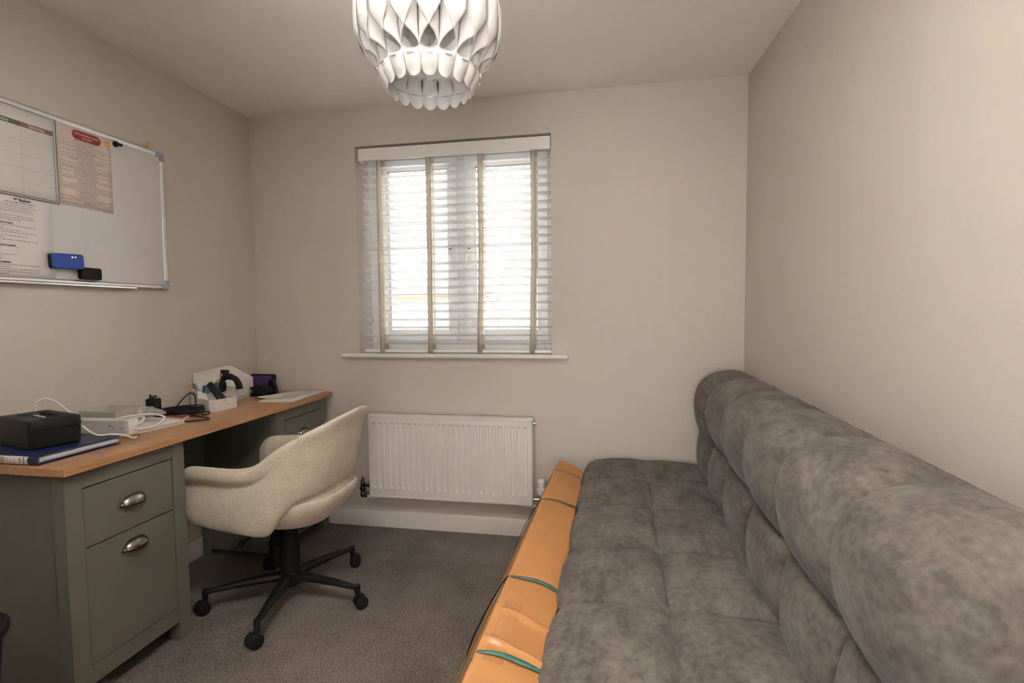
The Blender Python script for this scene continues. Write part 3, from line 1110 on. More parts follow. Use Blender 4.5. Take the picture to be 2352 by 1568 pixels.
for (lx, ly) in ((-0.02, 2.6), (0.5, 2.6), (-0.02, 0.85), (0.5, 0.85)):
    mb = MB()
    mb.cyl((sofx(lx, ly), ly, 0.0), (sofx(lx, ly), ly, 0.11), 0.016, 0.022, 16)
    mb.build('leg', M_black, sofa)

# ------------------------------------------------------------------ long cardboard parcel leaning on the sofa front
pc = thing('cardboard_parcel', (-0.36, 1.6, 0), 'long flat brown cardboard parcel with green straps leaning on the sofa front', 'cardboard box')


def parcel_ring(y, n_side=10):
    """cross-section corners at station y: top-left, top-right, bottom-right, bottom-left"""
    k = (y - 2.56) / (0.97 - 2.56)
    tl = Vector((-0.236 + (-0.288 + 0.236) * k, 0.490))
    tr = Vector((-0.108 + (-0.130 + 0.108) * k, 0.435))
    ln = Vector((-0.232, -0.487))
    br = tr + ln * 0.88
    bl_ = tl + ln
    br.y = 0.003 + 0.05 * 0
    br.x = bl_.x + 0.145
    bl_.y = 0.003
    return tl, tr, br, bl_


ridges = [(1.249, 0.0085, 0.009), (1.121, 0.012, 0.010), (2.33, 0.003, 0.02), (1.86, 0.002, 0.03)]
strap_y = [2.45, 2.065, 1.428, 1.088]


def parcel_point(y, side, u):
    tl, tr, br, bl_ = parcel_ring(y)
    cs = [tl, tr, br, bl_]
    a, b = cs[side], cs[(side + 1) % 4]
    p = a + (b - a) * u
    dirv = (b - a).normalized()
    nrm = Vector((-dirv.y, dirv.x))   # outward for this winding
    h = 0.0
    if side == 0:
        skew = (u - 0.5) * 0.012
        for ry, amp, wd in ridges:
            h += amp * math.exp(-((y + skew - ry) / wd) ** 2) * (0.6 + 0.4 * math.sin(PI * u))
        for sy in strap_y:
            h -= 0.004 * math.exp(-((y - sy) / 0.02) ** 2) * (1 - 0.8 * math.sin(PI * u))
        h -= 0.0022 * math.exp(-((u - 0.10) / 0.025) ** 2) * (1 if y < 2.3 else 0.4)
        h += 0.006 * math.sin(PI * u) * (0.6 + 0.4 * noise.noise(Vector((0, y * 4, 3))))
    h += 0.0035 * noise.noise(Vector((u * 3 + side * 7, y * 6, 1.3)))
    # crushed edges
    e = min(u, 1 - u)
    if e < 0.06:
        h -= 0.0045 * (1 - e / 0.06) + 0.004 * abs(noise.noise(Vector((side + round(u), y * 14, 9)))) * (1 - e / 0.06)
    q = p + nrm * h
    return (q.x, y, q.y)


PY0, PY1 = 2.585, 0.62
mb = MB()
rows = []
nst = 240
for i in range(nst + 1):
    y = PY0 + (PY1 - PY0) * i / nst
    row = []
    for side in range(4):
        for q in range(26):
            row.append(parcel_point(y, side, q / 26))
    rows.append(row)
V = mb.grid(rows, close_v=True)
mb.face(V[0])
mb.face(list(reversed(V[-1])))
mb.build('carton', M_card, pc, smooth=40)
# lengthwise cut flap edge visible along the left of the top, and a patch of clear tape
mb = MB()
rows = []
for i in range(41):
    y = 1.30 - 0.24 * i / 40
    rows.append([tuple(Vector(parcel_point(y, 0, u)) + Vector((0.0, 0, 0.0009))) for u in (0.12, 0.2, 0.3, 0.4)])
mb.grid(rows)
mb.build('tape_patch', M_cardtape, pc, smooth=40, recalc=False)
for si, sy in enumerate(strap_y):
    mb = MB()
    rows = []
    loop = [(3, 0.15), (3, 0.4), (3, 0.7), (3, 0.92), (0, 0.02)] + [(0, u) for u in (0.1, 0.2, 0.3, 0.4, 0.5, 0.6, 0.7, 0.8, 0.9, 0.97)] + [(1, 0.03), (1, 0.3), (1, 0.6), (1, 0.85), (2, 0.1), (2, 0.5), (2, 0.9), (3, 0.05)]
    for j, (sd, u) in enumerate(loop):
        skew = (0.035, 0.045, 0.02, 0.02)[si] * ((u - 0.5) if sd == 0 else (0.5 if sd in (1,) else -0.5 if sd == 3 else 0.5 - u))
        yb2 = sy + skew
        lift = 0.002 + (0.006 * math.sin(PI * u) if sd == 0 else 0.0)
        p = Vector(parcel_point(yb2, sd, min(max(u, 0.0), 0.999)))
        tl, tr, br, bl_ = parcel_ring(yb2)
        cs = [tl, tr, br, bl_]
        dv = (cs[(sd + 1) % 4] - cs[sd]).normalized()
        nv = Vector((-dv.y, 0, dv.x))
        tw = 1.0 if si != 1 else 0.75
        hw = 0.0055 * (1.0 if sd != 0 else (0.75 + 0.35 * math.sin(PI * u)))
        tilt_s = 0.5 * math.sin(3.0 * u + si) if sd == 0 else 0
        rows.append([tuple(p + nv * (lift - hw * tilt_s * 0.5) + Vector((0, hw, 0))), tuple(p + nv * (lift + hw * tilt_s * 0.5) + Vector((0, -hw, 0)))])
    mb.grid(rows, close_u=True)
    mb.build('strap', M_green_strap, pc, solid=0.0012, smooth=60)
# loose thin strap tail hanging down the left side
for (ya, yb2, u1, r_) in ((2.05, 2.50, 0.10, 0.0016), (1.42, 1.50, 0.35, 0.0020)):
    mb = MB()
    pts = []
    for q in range(13):
        t = q / 12
        p = Vector(parcel_point(ya + (yb2 - ya) * t, 3, 0.985 + (u1 - 0.985) * t))
        pts.append(p + Vector((-0.9, 0, 0.42)) * (0.004 + 0.008 * math.sin(PI * t)))
    mb.tube(pts, r_, 6)
    mb.build('loose_strap', M_black, pc)

# ------------------------------------------------------------------ pendant lamp
LC = Vector((-0.480, 1.40, 0))
lamp = thing('pendant_lamp', (LC.x, LC.y, 1.84), 'white petal pendant shade hanging from the middle of the ceiling', 'pendant lamp')
ZC = 2.030
Z0 = ZC - 0.182       # bottom rim
ZW = ZC - 0.122       # where the wings leave the seams
ZP = ZC - 0.088       # where the wings of neighbouring petals meet in a point


def table(d, T):
    for (a, ra), (b, rb_) in zip(T, T[1:]):
        if d <= b:
            t = (d - a) / (b - a)
            t = t * t * (3 - 2 * t) * 0.35 + t * 0.65
            return ra + (rb_ - ra) * t
    return T[-1][1]


T_OUT = [(0.0, 0.190), (0.035, 0.189), (0.06, 0.185), (0.088, 0.174), (0.105, 0.159), (0.122, 0.1425), (0.15, 0.1285), (0.182, 0.109)]
T_SEAM = [(0.0, 0.150), (0.06, 0.149), (0.088, 0.146), (0.122, 0.139), (0.15, 0.127), (0.182, 0.108)]
r_outs = lambda z: table(abs(z - ZC), T_OUT)
r_seam = lambda z: table(abs(z - ZC), T_SEAM)
NP = 18
DA = 2 * PI / NP


def lp(r, a, z, flip):
    if flip:
        z = 2 * ZC - z
    return (LC.x + r * math.cos(a), LC.y + r * math.sin(a), z)


def inner_petal(a0, flip):
    mb = MB()
    rows = []
    nz = 28
    for i in range(nz + 1):
        t = (i / nz) ** 1.5
        z_mid = Z0 + (ZC - 0.100 - Z0) * t
        hh = 0.019
        wf = 1.0
        if z_mid - Z0 < hh:
            wf = math.sqrt(max(0.0, 1 - (1 - (z_mid - Z0) / hh) ** 2))
        wf = max(wf, 0.02)
        row = []
        for q in range(15):
            s_ = -1 + 2 * q / 14
            z = Z0 + (ZC - 0.104 + 0.020 * abs(s_) ** 1.6 - Z0) * t
            u = max(0.0, (z - (ZW - 0.016)) / 0.034)
            scoop = (1 - abs(s_) ** 2.2) * (0.0085 * max(0.0, 1 - u) ** 1.0 - 0.040 * u ** 1.5)
            row.append(lp(r_seam(z) - 0.0012 + (scoop if wf > 0.999 else 0.0085 * (1 - (s_ * wf) ** 2)), a0 + s_ * wf * DA / 2 * 0.995, z, flip))
        rows.append(row)
    mb.grid(rows)
    # the two wings: from the seams outwards, swinging in over the middle
    for sg in (-1, 1):
        rows = []
        nz = 34
        for i in range(nz + 1):
            z = ZW + (ZC - ZW) * i / nz
            if z <= ZP:
                w_ = max(0.012, ((z - ZW) / (ZP - ZW)) ** 1.7)
            else:
                w_ = 1.0
            re_ = r_seam(z) + (r_outs(z) - r_seam(z)) * min(1.0, w_ ** 0.55)
            row = []
            for q in range(9):
                s_ = q / 8
                a = a0 + sg * (DA / 2) * (1 - s_ * w_)
                row.append(lp(r_seam(z) + (re_ - r_seam(z)) * math.sin(s_ * PI / 2) ** 1.0, a, z, flip))
            rows.append(row)
        mb.grid(rows)
    return mb.build('petal', M_shade, lamp, solid=0.0006, smooth=60, recalc=False)


def outer_petal(a0):
    mb = MB()
    rows = []
    nz = 44
    zb_, zt_ = ZP - 0.0015, 2 * ZC - ZP + 0.0015
    for i in range(nz + 1):
        t = i / nz
        z = zb_ + (zt_ - zb_) * t
        tt = 2 * min(t, 1 - t)
        u = min(1.0, tt / 0.50)
        w_ = 0.86 * (0.72 * u + 0.28 * (0.5 - 0.5 * math.cos(PI * u))) ** 0.92
        w_ = max(w_, 0.008)
        row = []
        for q in range(9):
            s_ = -1 + 2 * q / 8
            a = a0 + s_ * w_ * DA / 2
            r = r_outs(z) + 0.0025 + 0.006 * (1 - abs(s_) ** 1.5) * min(1, tt * 1.6) + 0.003 * min(1, tt * 2)
            row.append(lp(r, a, z, False))
        rows.append(row)
    mb.grid(rows)
    return mb.build('outer_petal', M_shade, lamp, solid=0.0006, smooth=60, recalc=False)


a_first = math.radians(-71.1)
for k in range(NP):
    a0 = a_first + k * DA
    inner_petal(a0, False)
    inner_petal(a0, True)
    outer_petal(a0)
# wire rings that hold the petals, showing as short staples
mb = MB()
for zz in (ZC - 0.136,):
    rr = r_seam(zz) - 0.003
    rp = [(LC.x + rr * math.cos(2 * PI * q / 72), LC.y + rr * math.sin(2 * PI * q / 72), zz) for q in range(73)]
    mb.tube(rp, 0.0006, 6, caps=False)
mb.build('wire_ring', M_chrome, lamp)
for k in range(NP):
    a0 = a_first + k * DA
    mb = MB()
    rr = r_seam(ZC - 0.136) + 0.0085
    mb.obox((LC.x + rr * math.cos(a0), LC.y + rr * math.sin(a0), ZC - 0.136), (0.0016, 0.019, 0.0022), (0, 0, a0))
    rr -= 0.0105
    mb.obox((LC.x + rr * math.cos(a0), LC.y + rr * math.sin(a0), ZC - 0.136), (0.0016, 0.019, 0.0022), (0, 0, a0))
    mb.build('staple', M_chrome, lamp, smooth=0)
mb = MB()
mb.lathe([(0.001, 2.012), (0.012, 2.014), (0.022, 2.024), (0.0275, 2.042), (0.026, 2.058), (0.019, 2.075), (0.0135, 2.088), (0.0135, 2.10)], (LC.x, LC.y, 0), 24)
mb.build('bulb', M_bulb, lamp)
mb = MB()
mb.lathe([(0.0165, 2.096), (0.0195, 2.10), (0.0195, 2.135), (0.012, 2.15), (0.006, 2.165)], (LC.x, LC.y, 0), 20)
mb.build('lamp_holder', M_blackmat, lamp)
mb = MB()
for k in range(3):
    a = 2 * PI * k / 3
    mb.tube([(LC.x + 0.015 * math.cos(a), LC.y + 0.015 * math.sin(a), 2.13), (LC.x + 0.108 * math.cos(a), LC.y + 0.108 * math.sin(a), 2.20)], 0.0012, 6)
mb.build('spider', M_chrome, lamp)
mb = MB()
mb.tube([(LC.x, LC.y, 2.16), (LC.x, LC.y, 2.375)], 0.003, 10)
mb.build('flex', M_white, lamp)
mb = MB()
mb.lathe([(0.006, 2.362), (0.022, 2.366), (0.045, 2.384), (0.05, 2.3995)], (LC.x, LC.y, 0), 28)
mb.build('ceiling_rose', M_white, lamp)

# ------------------------------------------------------------------ whiteboard and what hangs on it
WBX = -2.055
wb = thing('whiteboard', (XL + 0.001, 1.54, 1.37), 'glossy whiteboard with aluminium frame on the left wall above the desk', 'whiteboard')
wy0, wy1, wz0, wz1 = 0.94, 2.135, 1.368, 2.002
mb = MB()
mb.box(XL + 0.0005, WBX, wy0 + 0.012, wy1 - 0.012, wz0 + 0.012, wz1 - 0.012)
mb.build('writing_surface', M_board, wb, smooth=0)
mb = MB()
fr = lambda e, x: [(x, wy0 + e, wz0 + e), (x, wy1 - e, wz0 + e), (x, wy1 - e, wz1 - e), (x, wy0 + e, wz1 - e)]
mb.grid([fr(0, XL + 0.0005), fr(0, WBX + 0.003), fr(0.005, WBX + 0.006), fr(0.012, WBX + 0.0045), fr(0.018, WBX + 0.0005), fr(0.018, XL + 0.0008)], close_u=True, close_v=True)
mb.build('frame', M_alu, wb, bevel=0.001)
for cyy, czz, sy_, sz_ in ((wy1, wz1, -1, -1), (wy1, wz0, -1, 1), (wy0, wz1, 1, -1), (wy0, wz0, 1, 1)):
    mb = MB()
    R_ = 0.014
    o_ = 0.0015
    L_ = 0.040
    wd = 0.021
    outer = [(cyy - sy_ * o_ + sy_ * (R_ - R_ * math.cos(t)), czz - sz_ * o_ + sz_ * (R_ - R_ * math.sin(t))) for t in [PI / 2 * q / 6 for q in range(7)]]
    poly = [(cyy - sy_ * o_, czz + sz_ * L_)] + outer + [(cyy + sy_ * L_, czz - sz_ * o_), (cyy + sy_ * L_, czz + sz_ * wd), (cyy + sy_ * wd, czz + sz_ * wd), (cyy + sy_ * wd, czz + sz_ * L_)]
    mb.prism(poly, XL + 0.001, WBX + 0.0085, 'x')
    mb.build('corner_cap', M_greycap, wb, bevel=0.0015)
mb = MB()   # slim pen ledge along the bottom
mb.box(XL + 0.001, WBX + 0.010, 0.98, 1.96, wz0 - 0.006, wz0 + 0.001)
mb.build('bottom_ledge', M_alu, wb, bevel=0.001)


def sheet(name, y0, y1, z0, z1, x, material, label, cat, curl=0.0):
    """a sheet of paper facing into the room (+x)"""
    t = thing(name, (x, (y0 + y1) / 2, z0), label, cat)
    mb = MB()
    rows = []
    for i in range(9):
        z = z0 + (z1 - z0) * i / 8
        rows.append([(x + 0.0004 + curl * (1 - i / 8) ** 3 * (q / 8) ** 2, y0 + (y1 - y0) * q / 8, z) for q in range(9)])
    mb.grid(rows)
    mb.build('page', material, t, solid=0.0004, smooth=30)
    return t


def wall_mat(x, y, z):
    """text plane on the left wall: reading direction +y, up +z, facing +x"""
    return Matrix(((0, 0, 1, x), (1, 0, 0, y), (0, 1, 0, z), (0, 0, 0, 1)))


def bar(mb, x, y0, y1, z0, z1):
    v = mb.verts([(x, y0, z0), (x, y1, z0), (x, y1, z1), (x, y0, z1)])
    mb.face(v)


def words(mb, x, y0, y1, z, h, rng, centre=False):
    """one line of small print: words as broken dashes"""
    y = y0
    while y < y1 - 0.002:
        L_ = rng.uniform(0.004, 0.013)
        e = min(y + L_, y1)
        # letters: little uneven blocks
        yy = y
        while yy < e:
            lw = rng.uniform(0.0012, 0.0022)
            hh = h * rng.uniform(0.7, 1.15)
            bar(mb, x, yy, min(yy + lw, e), z - hh / 2, z + hh / 2)
            yy += lw + 0.0004
        y = e + 0.0022


PX = WBX + 0.0012
# calendar sheet
cal = sheet('calendar_page', 1.20, 1.6525, 1.668, 1.984, PX, M_paperc, 'blank weekly calendar sheet with a green to brown heading bar, leftmost on the whiteboard', 'calendar')
xx = PX + 0.0009
mb = MB()
for (a0, a1, b0, b1) in ((1.20, 1.6525, 1.9825, 1.984), (1.6505, 1.6525, 1.668, 1.984), (1.20, 1.6525, 1.668, 1.6705)):
    bar(mb, xx, a0, a1, b0, b1)
bar(mb, xx, 1.20, 1.6425, 1.6765, 1.678)
bar(mb, xx, 1.6410, 1.6425, 1.678, 1.945)
mb.build('border_line', M_inkb, cal, smooth=0, recalc=False)
mb = MB()
colsy = [1.285, 1.405, 1.5265, 1.590, 1.6410]
ys_c = [1.2, 1.338, 1.434, 1.5265, 1.5875, 1.6410]
ys_c = [1.24, 1.335, 1.432, 1.5275, 1.590, 1.641]
colL = [1.2, 1.31, 1.42, 1.53, 1.641]
for y in (1.31, 1.42, 1.53):
    bar(mb, xx, y, y + 0.0008, 1.678, 1.918)
for k in range(5):
    z = 1.918 - (k + 1) * 0.0485
    bar(mb, xx, 1.20, 1.641, z, z + 0.0008)
    for y in (1.31, 1.42, 1.53):
        bar(mb, xx, y + 0.017, y + 0.0176, z + 0.037, z + 0.0485)
        bar(mb, xx, y, y + 0.0176, z + 0.037, z + 0.0375)
mb.build('grid_lines', M_inkg, cal, smooth=0, recalc=False)
hcols = [((0.05, 0.13, 0.11), 1.20, 1.31), ((0.06, 0.15, 0.12), 1.31, 1.42), ((0.11, 0.13, 0.10), 1.42, 1.53), ((0.26, 0.14, 0.105), 1.53, 1.6405)]
for i, (c, a0, a1) in enumerate(hcols):
    mb = MB()
    bar(mb, xx, a0, a1, 1.920, 1.937)
    mb.build('heading_bar', mat('heading_ink_%d' % i, c, 0.7), cal, smooth=0, recalc=False)
for txt, y in (('Wednesday', 1.255), ('Thursday', 1.365), ('Friday', 1.475), ('Saturday', 1.585)):
    text_mesh(txt, 0.0155, M_inkw, 'heading_text', cal, wall_mat(xx + 0.0006, y, 1.9285))

# pink-cream instruction poster
pos = sheet('instruction_poster', 1.656, 1.873, 1.675, 1.9815, PX, M_paperp, 'pinkish instruction poster with a maroon title pill, beside the calendar sheet', 'poster', curl=0.0)
mb = MB()
pz, ph_ = 1.957, 0.0185
pl = []
for q in range(13):
    t = -PI / 2 + PI * q / 12
    pl.append((1.812 + ph_ * math.cos(t), pz - 0.0 + ph_ * math.sin(t)))
for q in range(13):
    t = PI / 2 + PI * q / 12
    pl.append((1.732 + ph_ * math.cos(t), pz + ph_ * math.sin(t)))
v = mb.verts([(xx, a, b) for a, b in pl])
mb.face(v)
mb.build('title_pill', M_inkr, pos, smooth=0, recalc=False)
text_mesh('How to Evidence Safety', 0.0100, M_inkw, 'title_text', pos, wall_mat(xx + 0.0006, 1.772, 1.9625))
text_mesh('Outcome', 0.0100, M_inkw, 'title_text', pos, wall_mat(xx + 0.0006, 1.772, 1.9505))
# orange safety vest mark
mb = MB()
vy0, vz0 = 1.848, 1.949
vest = [(0, 0), (0.0225, 0), (0.0225, 0.013), (0.0195, 0.017), (0.0175, 0.025), (0.0145, 0.025), (0.0115, 0.015), (0.008, 0.025), (0.005, 0.025), (0.003, 0.017), (0, 0.013)]
v = mb.verts([(xx, vy0 + a, vz0 + b) for a, b in vest])
mb.face(v)
mb.build('vest_mark', M_inkorg, pos, smooth=0, recalc=False)
mb = MB()
bar(mb, xx + 0.0004, vy0, vy0 + 0.0225, vz0 + 0.0035, vz0 + 0.0055)
bar(mb, xx + 0.0004, vy0, vy0 + 0.0225, vz0 + 0.0085, vz0 + 0.0103)
bar(mb, xx + 0.0004, vy0 + 0.0055, vy0 + 0.0072, vz0 + 0.010, vz0 + 0.024)
bar(mb, xx + 0.0004, vy0 + 0.0160, vy0 + 0.0177, vz0 + 0.010, vz0 + 0.024)
mb.build('vest_stripes', M_inkyel, pos, smooth=0, recalc=False)
rng = random.Random(11)
mb = MB()
mh = MB()
z = 1.934
for blk in range(6):
    yc = 1.765
    wd = rng.uniform(0.035, 0.05)
    words(mh, xx + 0.0001, yc - wd, yc + wd, z, 0.0026, rng)
    z -= 0.0058
    nl = rng.choice((6, 7))
    for k in range(nl):
        wd = rng.choice((0.035, 0.050, 0.070, 0.092, 0.102, 0.105))
        words(mb, xx, yc - wd, yc + wd, z, 0.0019, rng)
        z -= 0.0052
    z -= 0.0008
    if z < 1.70:
        break
words(mh, xx + 0.0001, 1.75, 1.79, 1.6925, 0.0026, rng)
words(mb, xx, 1.665, 1.865, 1.686, 0.0019, rng)
mb.build('small_print', M_ink, pos, smooth=0, recalc=False)
mh.build('heading_print', M_inkb, pos, smooth=0, recalc=False)

# white document below the calendar
doc = sheet('printed_document', 1.20, 1.622, 1.380, 1.6665, PX, M_paper, 'white printed page headed with a bird logo, under the calendar on the whiteboard', 'document')
text_mesh('Skylark', 0.0135, M_inkb, 'logo_text', doc, wall_mat(xx + 0.0006, 1.5305, 1.6560), bold=0.0003)
mb = MB()
bx, bz = 1.492, 1.658
for tri in (((0, 0.004), (0.012, 0.0015), (0.006, -0.001)), ((0.004, -0.006), (0.013, 0.0005), (0.007, 0.0012)), ((0.008, 0.0), (0.019, 0.006), (0.013, -0.002))):
    v = mb.verts([(xx, bx + a, bz + b) for a, b in tri])
    mb.face(v)
mb.build('bird_logo', mat('logo_purple', (0.08, 0.05, 0.14), 0.8), doc, smooth=0, recalc=False)
mb = MB()
mh = MB()
rng = random.Random(5)
words(mh, xx, 1.468, 1.562, 1.6455, 0.0026, rng)
z = 1.637
for k in range(4):
    words(mb, xx, 1.25, 1.560 + rng.uniform(-0.004, 0.006), z, 0.0020, rng)
    z -= 0.0075
heads = {}
z = 1.598
layout = [('t', 1.555), ('t', 1.563), ('t', 1.515), ('h', 'Person is Not Located'), ('t', 1.566), ('t', 1.460), ('t', 1.51), ('t', 1.566), ('g', 0), ('t', 1.53), ('t', 1.46),
          ('t', 1.566), ('t', 1.44), ('h', 'Missing Person is Located'), ('t', 1.45), ('t', 1.44), ('t', 1.445), ('t', 1.495), ('t', 1.455), ('t', 1.45), ('h', 'Further Procedures'), ('t', 1.568), ('t', 1.48),
          ('t', 1.570), ('t', 1.570), ('t', 1.468)]
for kind, v_ in layout:
    if kind == 't':
        words(mb, xx, 1.25, v_, z, 0.0020, rng)
        z -= 0.0078
    elif kind == 'h':
        z -= 0.0028
        text_mesh(v_, 0.0078, M_inkb, 'heading_text', doc, wall_mat(xx + 0.0006, {'P': 1.452, 'M': 1.452, 'F': 1.443}[v_[0]], z), bold=0.0001)
        bar(mh, xx, 1.40, {'P': 1.495, 'M': 1.500, 'F': 1.478}[v_[0]], z - 0.0045, z - 0.0037)
        z -= 0.0092
    else:
        z -= 0.004
mb.build('small_print', M_ink, doc, smooth=0, recalc=False)
mh.build('heading_print', M_inkb, doc, smooth=0, recalc=False)


# two erasers
def eraser(name, y0, y1, z0, z1, d, rot, material, felt, label):
    yc, zc = (y0 + y1) / 2, (z0 + z1) / 2
    o = thing(name, (WBX + 0.001, yc, zc), label, 'board eraser')
    o.rotation_euler = (rot, 0, 0)
    hy, hz = (y1 - y0) / 2, (z1 - z0) / 2

    def rr(e):
        r = 0.009
        out = []
        for cx2, cz2, a0 in ((hy - r, hz - r, 0), (-hy + r, hz - r, 90), (-hy + r, -hz + r, 180), (hy - r, -hz + r, 270)):
            for q in range(5):
                t = math.radians(a0 + 90 * q / 4)
                out.append((cx2 + (r - e) * math.cos(t), cz2 + (r - e) * math.sin(t)))
        return out
    mb = MB()
    mb.prism(rr(0.001), 0.0, d * 0.45, 'x')
    mb.build('felt_pad', felt, o, local=True, bevel=0.001)
    mb = MB()
    mb.prism(rr(0), d * 0.45, d, 'x')
    mb.build('grip', material, o, local=True, bevel=0.004, seg=3)
    return o


eb = eraser('board_eraser', 1.598, 1.712, 1.424, 1.482, 0.030, 0.04, M_blue, M_black, 'blue board eraser with a small metal stud on the lower whiteboard')
mb = MB()
mb.lathe([(0.0050, 0.0302), (0.0050, 0.0325), (0.003, 0.0335), (0.001, 0.0335)], (0, 0.008, 0.016), 14, 'x')
mb.lathe([(0.0050, 0.0302), (0.0050, 0.0325), (0.003, 0.0335), (0.001, 0.0335)], (0, 0.020, 0.016), 14, 'x')
mb.obox((0.0315, 0.014, 0.016), (0.0015, 0.012, 0.003))
mb.build('stud', M_chrome, eb, local=True)
eraser('board_eraser', 1.706, 1.790, 1.388, 1.436, 0.022, 0.0, M_blackmat, M_black, 'smaller plain black board eraser touching the corner of the blue one')
# magnet hook
mg = thing('magnet', (WBX + 0.001, 1.896, 1.972), 'small black round magnet with a side knob beside the poster top corner', 'magnet')
mb = MB()
mb.lathe([(0.0115, 0.0), (0.0115, 0.008), (0.009, 0.012), (0.001, 0.013)], (0, 0, 0), 20, 'x')
mb.build('disc', M_black, mg, local=True)
mb = MB()
mb.tube([(0.008, 0.004, 0), (0.010, 0.016, 0.0005)], [0.005, 0.0055], 12)
mb.sphere((0.010, 0.018, 0.0005), 0.0062, 12, 8)
mb.build('knob', M_black, mg, local=True)
# brass clip on the top edge
cp = thing('bulldog_clip', (WBX, 2.062, wz1 - 0.002), 'small brass clip standing on the top edge of the whiteboard near its right corner', 'clip')
mb = MB()
mb.obox((-0.004, 0.002, 0.007), (0.012, 0.015, 0.016), (0, 0, 0))
mb.build('jaw', M_gold, cp, local=True, bevel=0.003)
mb = MB()
mb.tube([(0, -0.002, 0.013), (0.004, -0.010, 0.030), (0.002, -0.014, 0.038), (0, -0.006, 0.033), (-0.001, 0.002, 0.027)], 0.0017, 8)
mb.tube([(0, 0.004, 0.013), (-0.002, 0.009, 0.028), (-0.002, 0.004, 0.036), (-0.001, 0.011, 0.030), (0, 0.008, 0.020)], 0.0017, 8)
mb.build('wire_arm', M_gold, cp, local=True)

# ------------------------------------------------------------------ things on the desk
DTZ = 0.790
# blue ring binder lying flat
rb = thing('ring_binder', (-1.86, 1.395, DTZ), 'navy blue display binder lying flat at the near end of the desk', 'binder')
bx0, bx1, by0, by1 = -2.015, -1.692, 1.250, 1.525
mb = MB()
mb.box(bx0, bx1, by0 + 0.005, by1, DTZ + 0.0275, DTZ + 0.030)
mb.box(bx0, bx1, by0 + 0.005, by1, DTZ + 0.0003, DTZ + 0.003)
nseg = 8
spine = [(by0 + 0.012 - 0.012 * math.sin(PI * q / nseg), DTZ + 0.01515 - 0.0149 * math.cos(PI * q / nseg)) for q in range(nseg + 1)]
inner = [(y + 0.0025, DTZ + 0.01515 + (z - DTZ - 0.01515) * 0.82) for y, z in reversed(spine)]
mb.prism(spine + inner, bx0, bx1, 'x')
mb.build('cover', M_navy, rb, smooth=40, recalc=False)
mb = MB()   # fan of clear sleeves bulging at the fore edge
rows = []
for i in range(25):
    y = by0 + 0.012 + (by1 - 0.004 - by0 - 0.012) * i / 24
    row = []
    hgt = 0.0235 * (1 - 0.25 * (i / 24) ** 2)
    for q in range(9):
        t = PI * q / 8
        row.append((bx1 - 0.014 + 0.011 * math.sin(t), y, DTZ + 0.0033 + hgt / 2 - hgt / 2 * math.cos(t)))
    row += [(bx0 + 0.02, y, DTZ + 0.0033 + hgt), (bx0 + 0.02, y, DTZ + 0.0033)]
    rows.append(row)
V = mb.grid(rows, close_v=True)
mb.face(V[0])
mb.face(V[-1])
mb.build('sleeves', M_clearblue, rb, smooth=50)
mb = MB()
rows = []
for q in range(7):
    t = PI * (0.10 + 0.80 * q / 6)
    rows.append([(x, by0 + 0.012 - 0.0127 * math.sin(t), DTZ + 0.0151 - 0.0153 * math.cos(t)) for x in (-1.835, -1.725)])
mb.grid(rows)
lb = mb.build('spine_label', M_paper, rb, smooth=60, recalc=False)
# label print, reading up the spine
sm_ = Matrix(((0, 1, 0, -1.742), (0, 0, -1, by0 - 0.0010), (1, 0, 0, DTZ + 0.0152), (0, 0, 0, 1)))


def spine_text(txt, x, size, material):
    mw = Matrix(((0, 1, 0, x), (0, 0, 1, by0 - 0.0014), (1, 0, 0, DTZ + 0.0152), (0, 0, 0, 1)))
    mw = Matrix(((0, -1, 0, x), (0, 0, -1, by0 - 0.0014), (1, 0, 0, DTZ + 0.0152), (0, 0, 0, 1)))
    text_mesh(txt, size, material, 'label_text', lb, mw)


spine_text('Training', -1.737, 0.0075, M_inkb)
spine_text('House', -1.752, 0.0075, M_inkb)
mb = MB()
rng = random.Random(3)
for x, c_ in ((-1.772, 0), (-1.785, 0), (-1.798, 0)):
    for k in range(7):
        z0 = DTZ + 0.006 + k * 0.0026
        v = mb.verts([(x - rng.uniform(0.001, 0.004), by0 - 0.0012, z0), (x + rng.uniform(0.0, 0.003), by0 - 0.0012, z0), (x + 0.001, by0 - 0.0012, z0 + 0.0012), (x - 0.002, by0 - 0.0012, z0 + 0.0012)])
        mb.face(v)
mb.build('label_scribble', mat('faded_ink', (0.4, 0.36, 0.5), 0.8), lb, smooth=0, recalc=False)
mb = MB()
for k in range(8):
    z0 = DTZ + 0.0055 + k * 0.0026
    v = mb.verts([(-1.828, by0 - 0.0009, z0), (-1.812 + 0.004 * (k % 3), by0 - 0.0009, z0), (-1.812, by0 - 0.0009, z0 + 0.0012), (-1.828, by0 - 0.0009, z0 + 0.0012)])
    mb.face(v)
mb.build('label_stripe', mat('faded_red_ink', (0.5, 0.16, 0.14), 0.8), lb, smooth=0, recalc=False)

# cash box on the binder
ang = math.radians(74.8)
cb = thing('cash_box', (-1.781, 1.300, DTZ + 0.0305), 'black metal cash box with rounded corners resting on the navy binder', 'cash box', rz=ang)


def rrect(x0, x1, y0, y1, r, n_=5):
    out = []
    for cx2, cy2, a0 in ((x1 - r, y1 - r, 0), (x0 + r, y1 - r, 90), (x0 + r, y0 + r, 180), (x1 - r, y0 + r, 270)):
        for q in range(n_ + 1):
            t = math.radians(a0 + 90 * q / n_)
            out.append((cx2 + r * math.cos(t), cy2 + r * math.sin(t)))
    return out


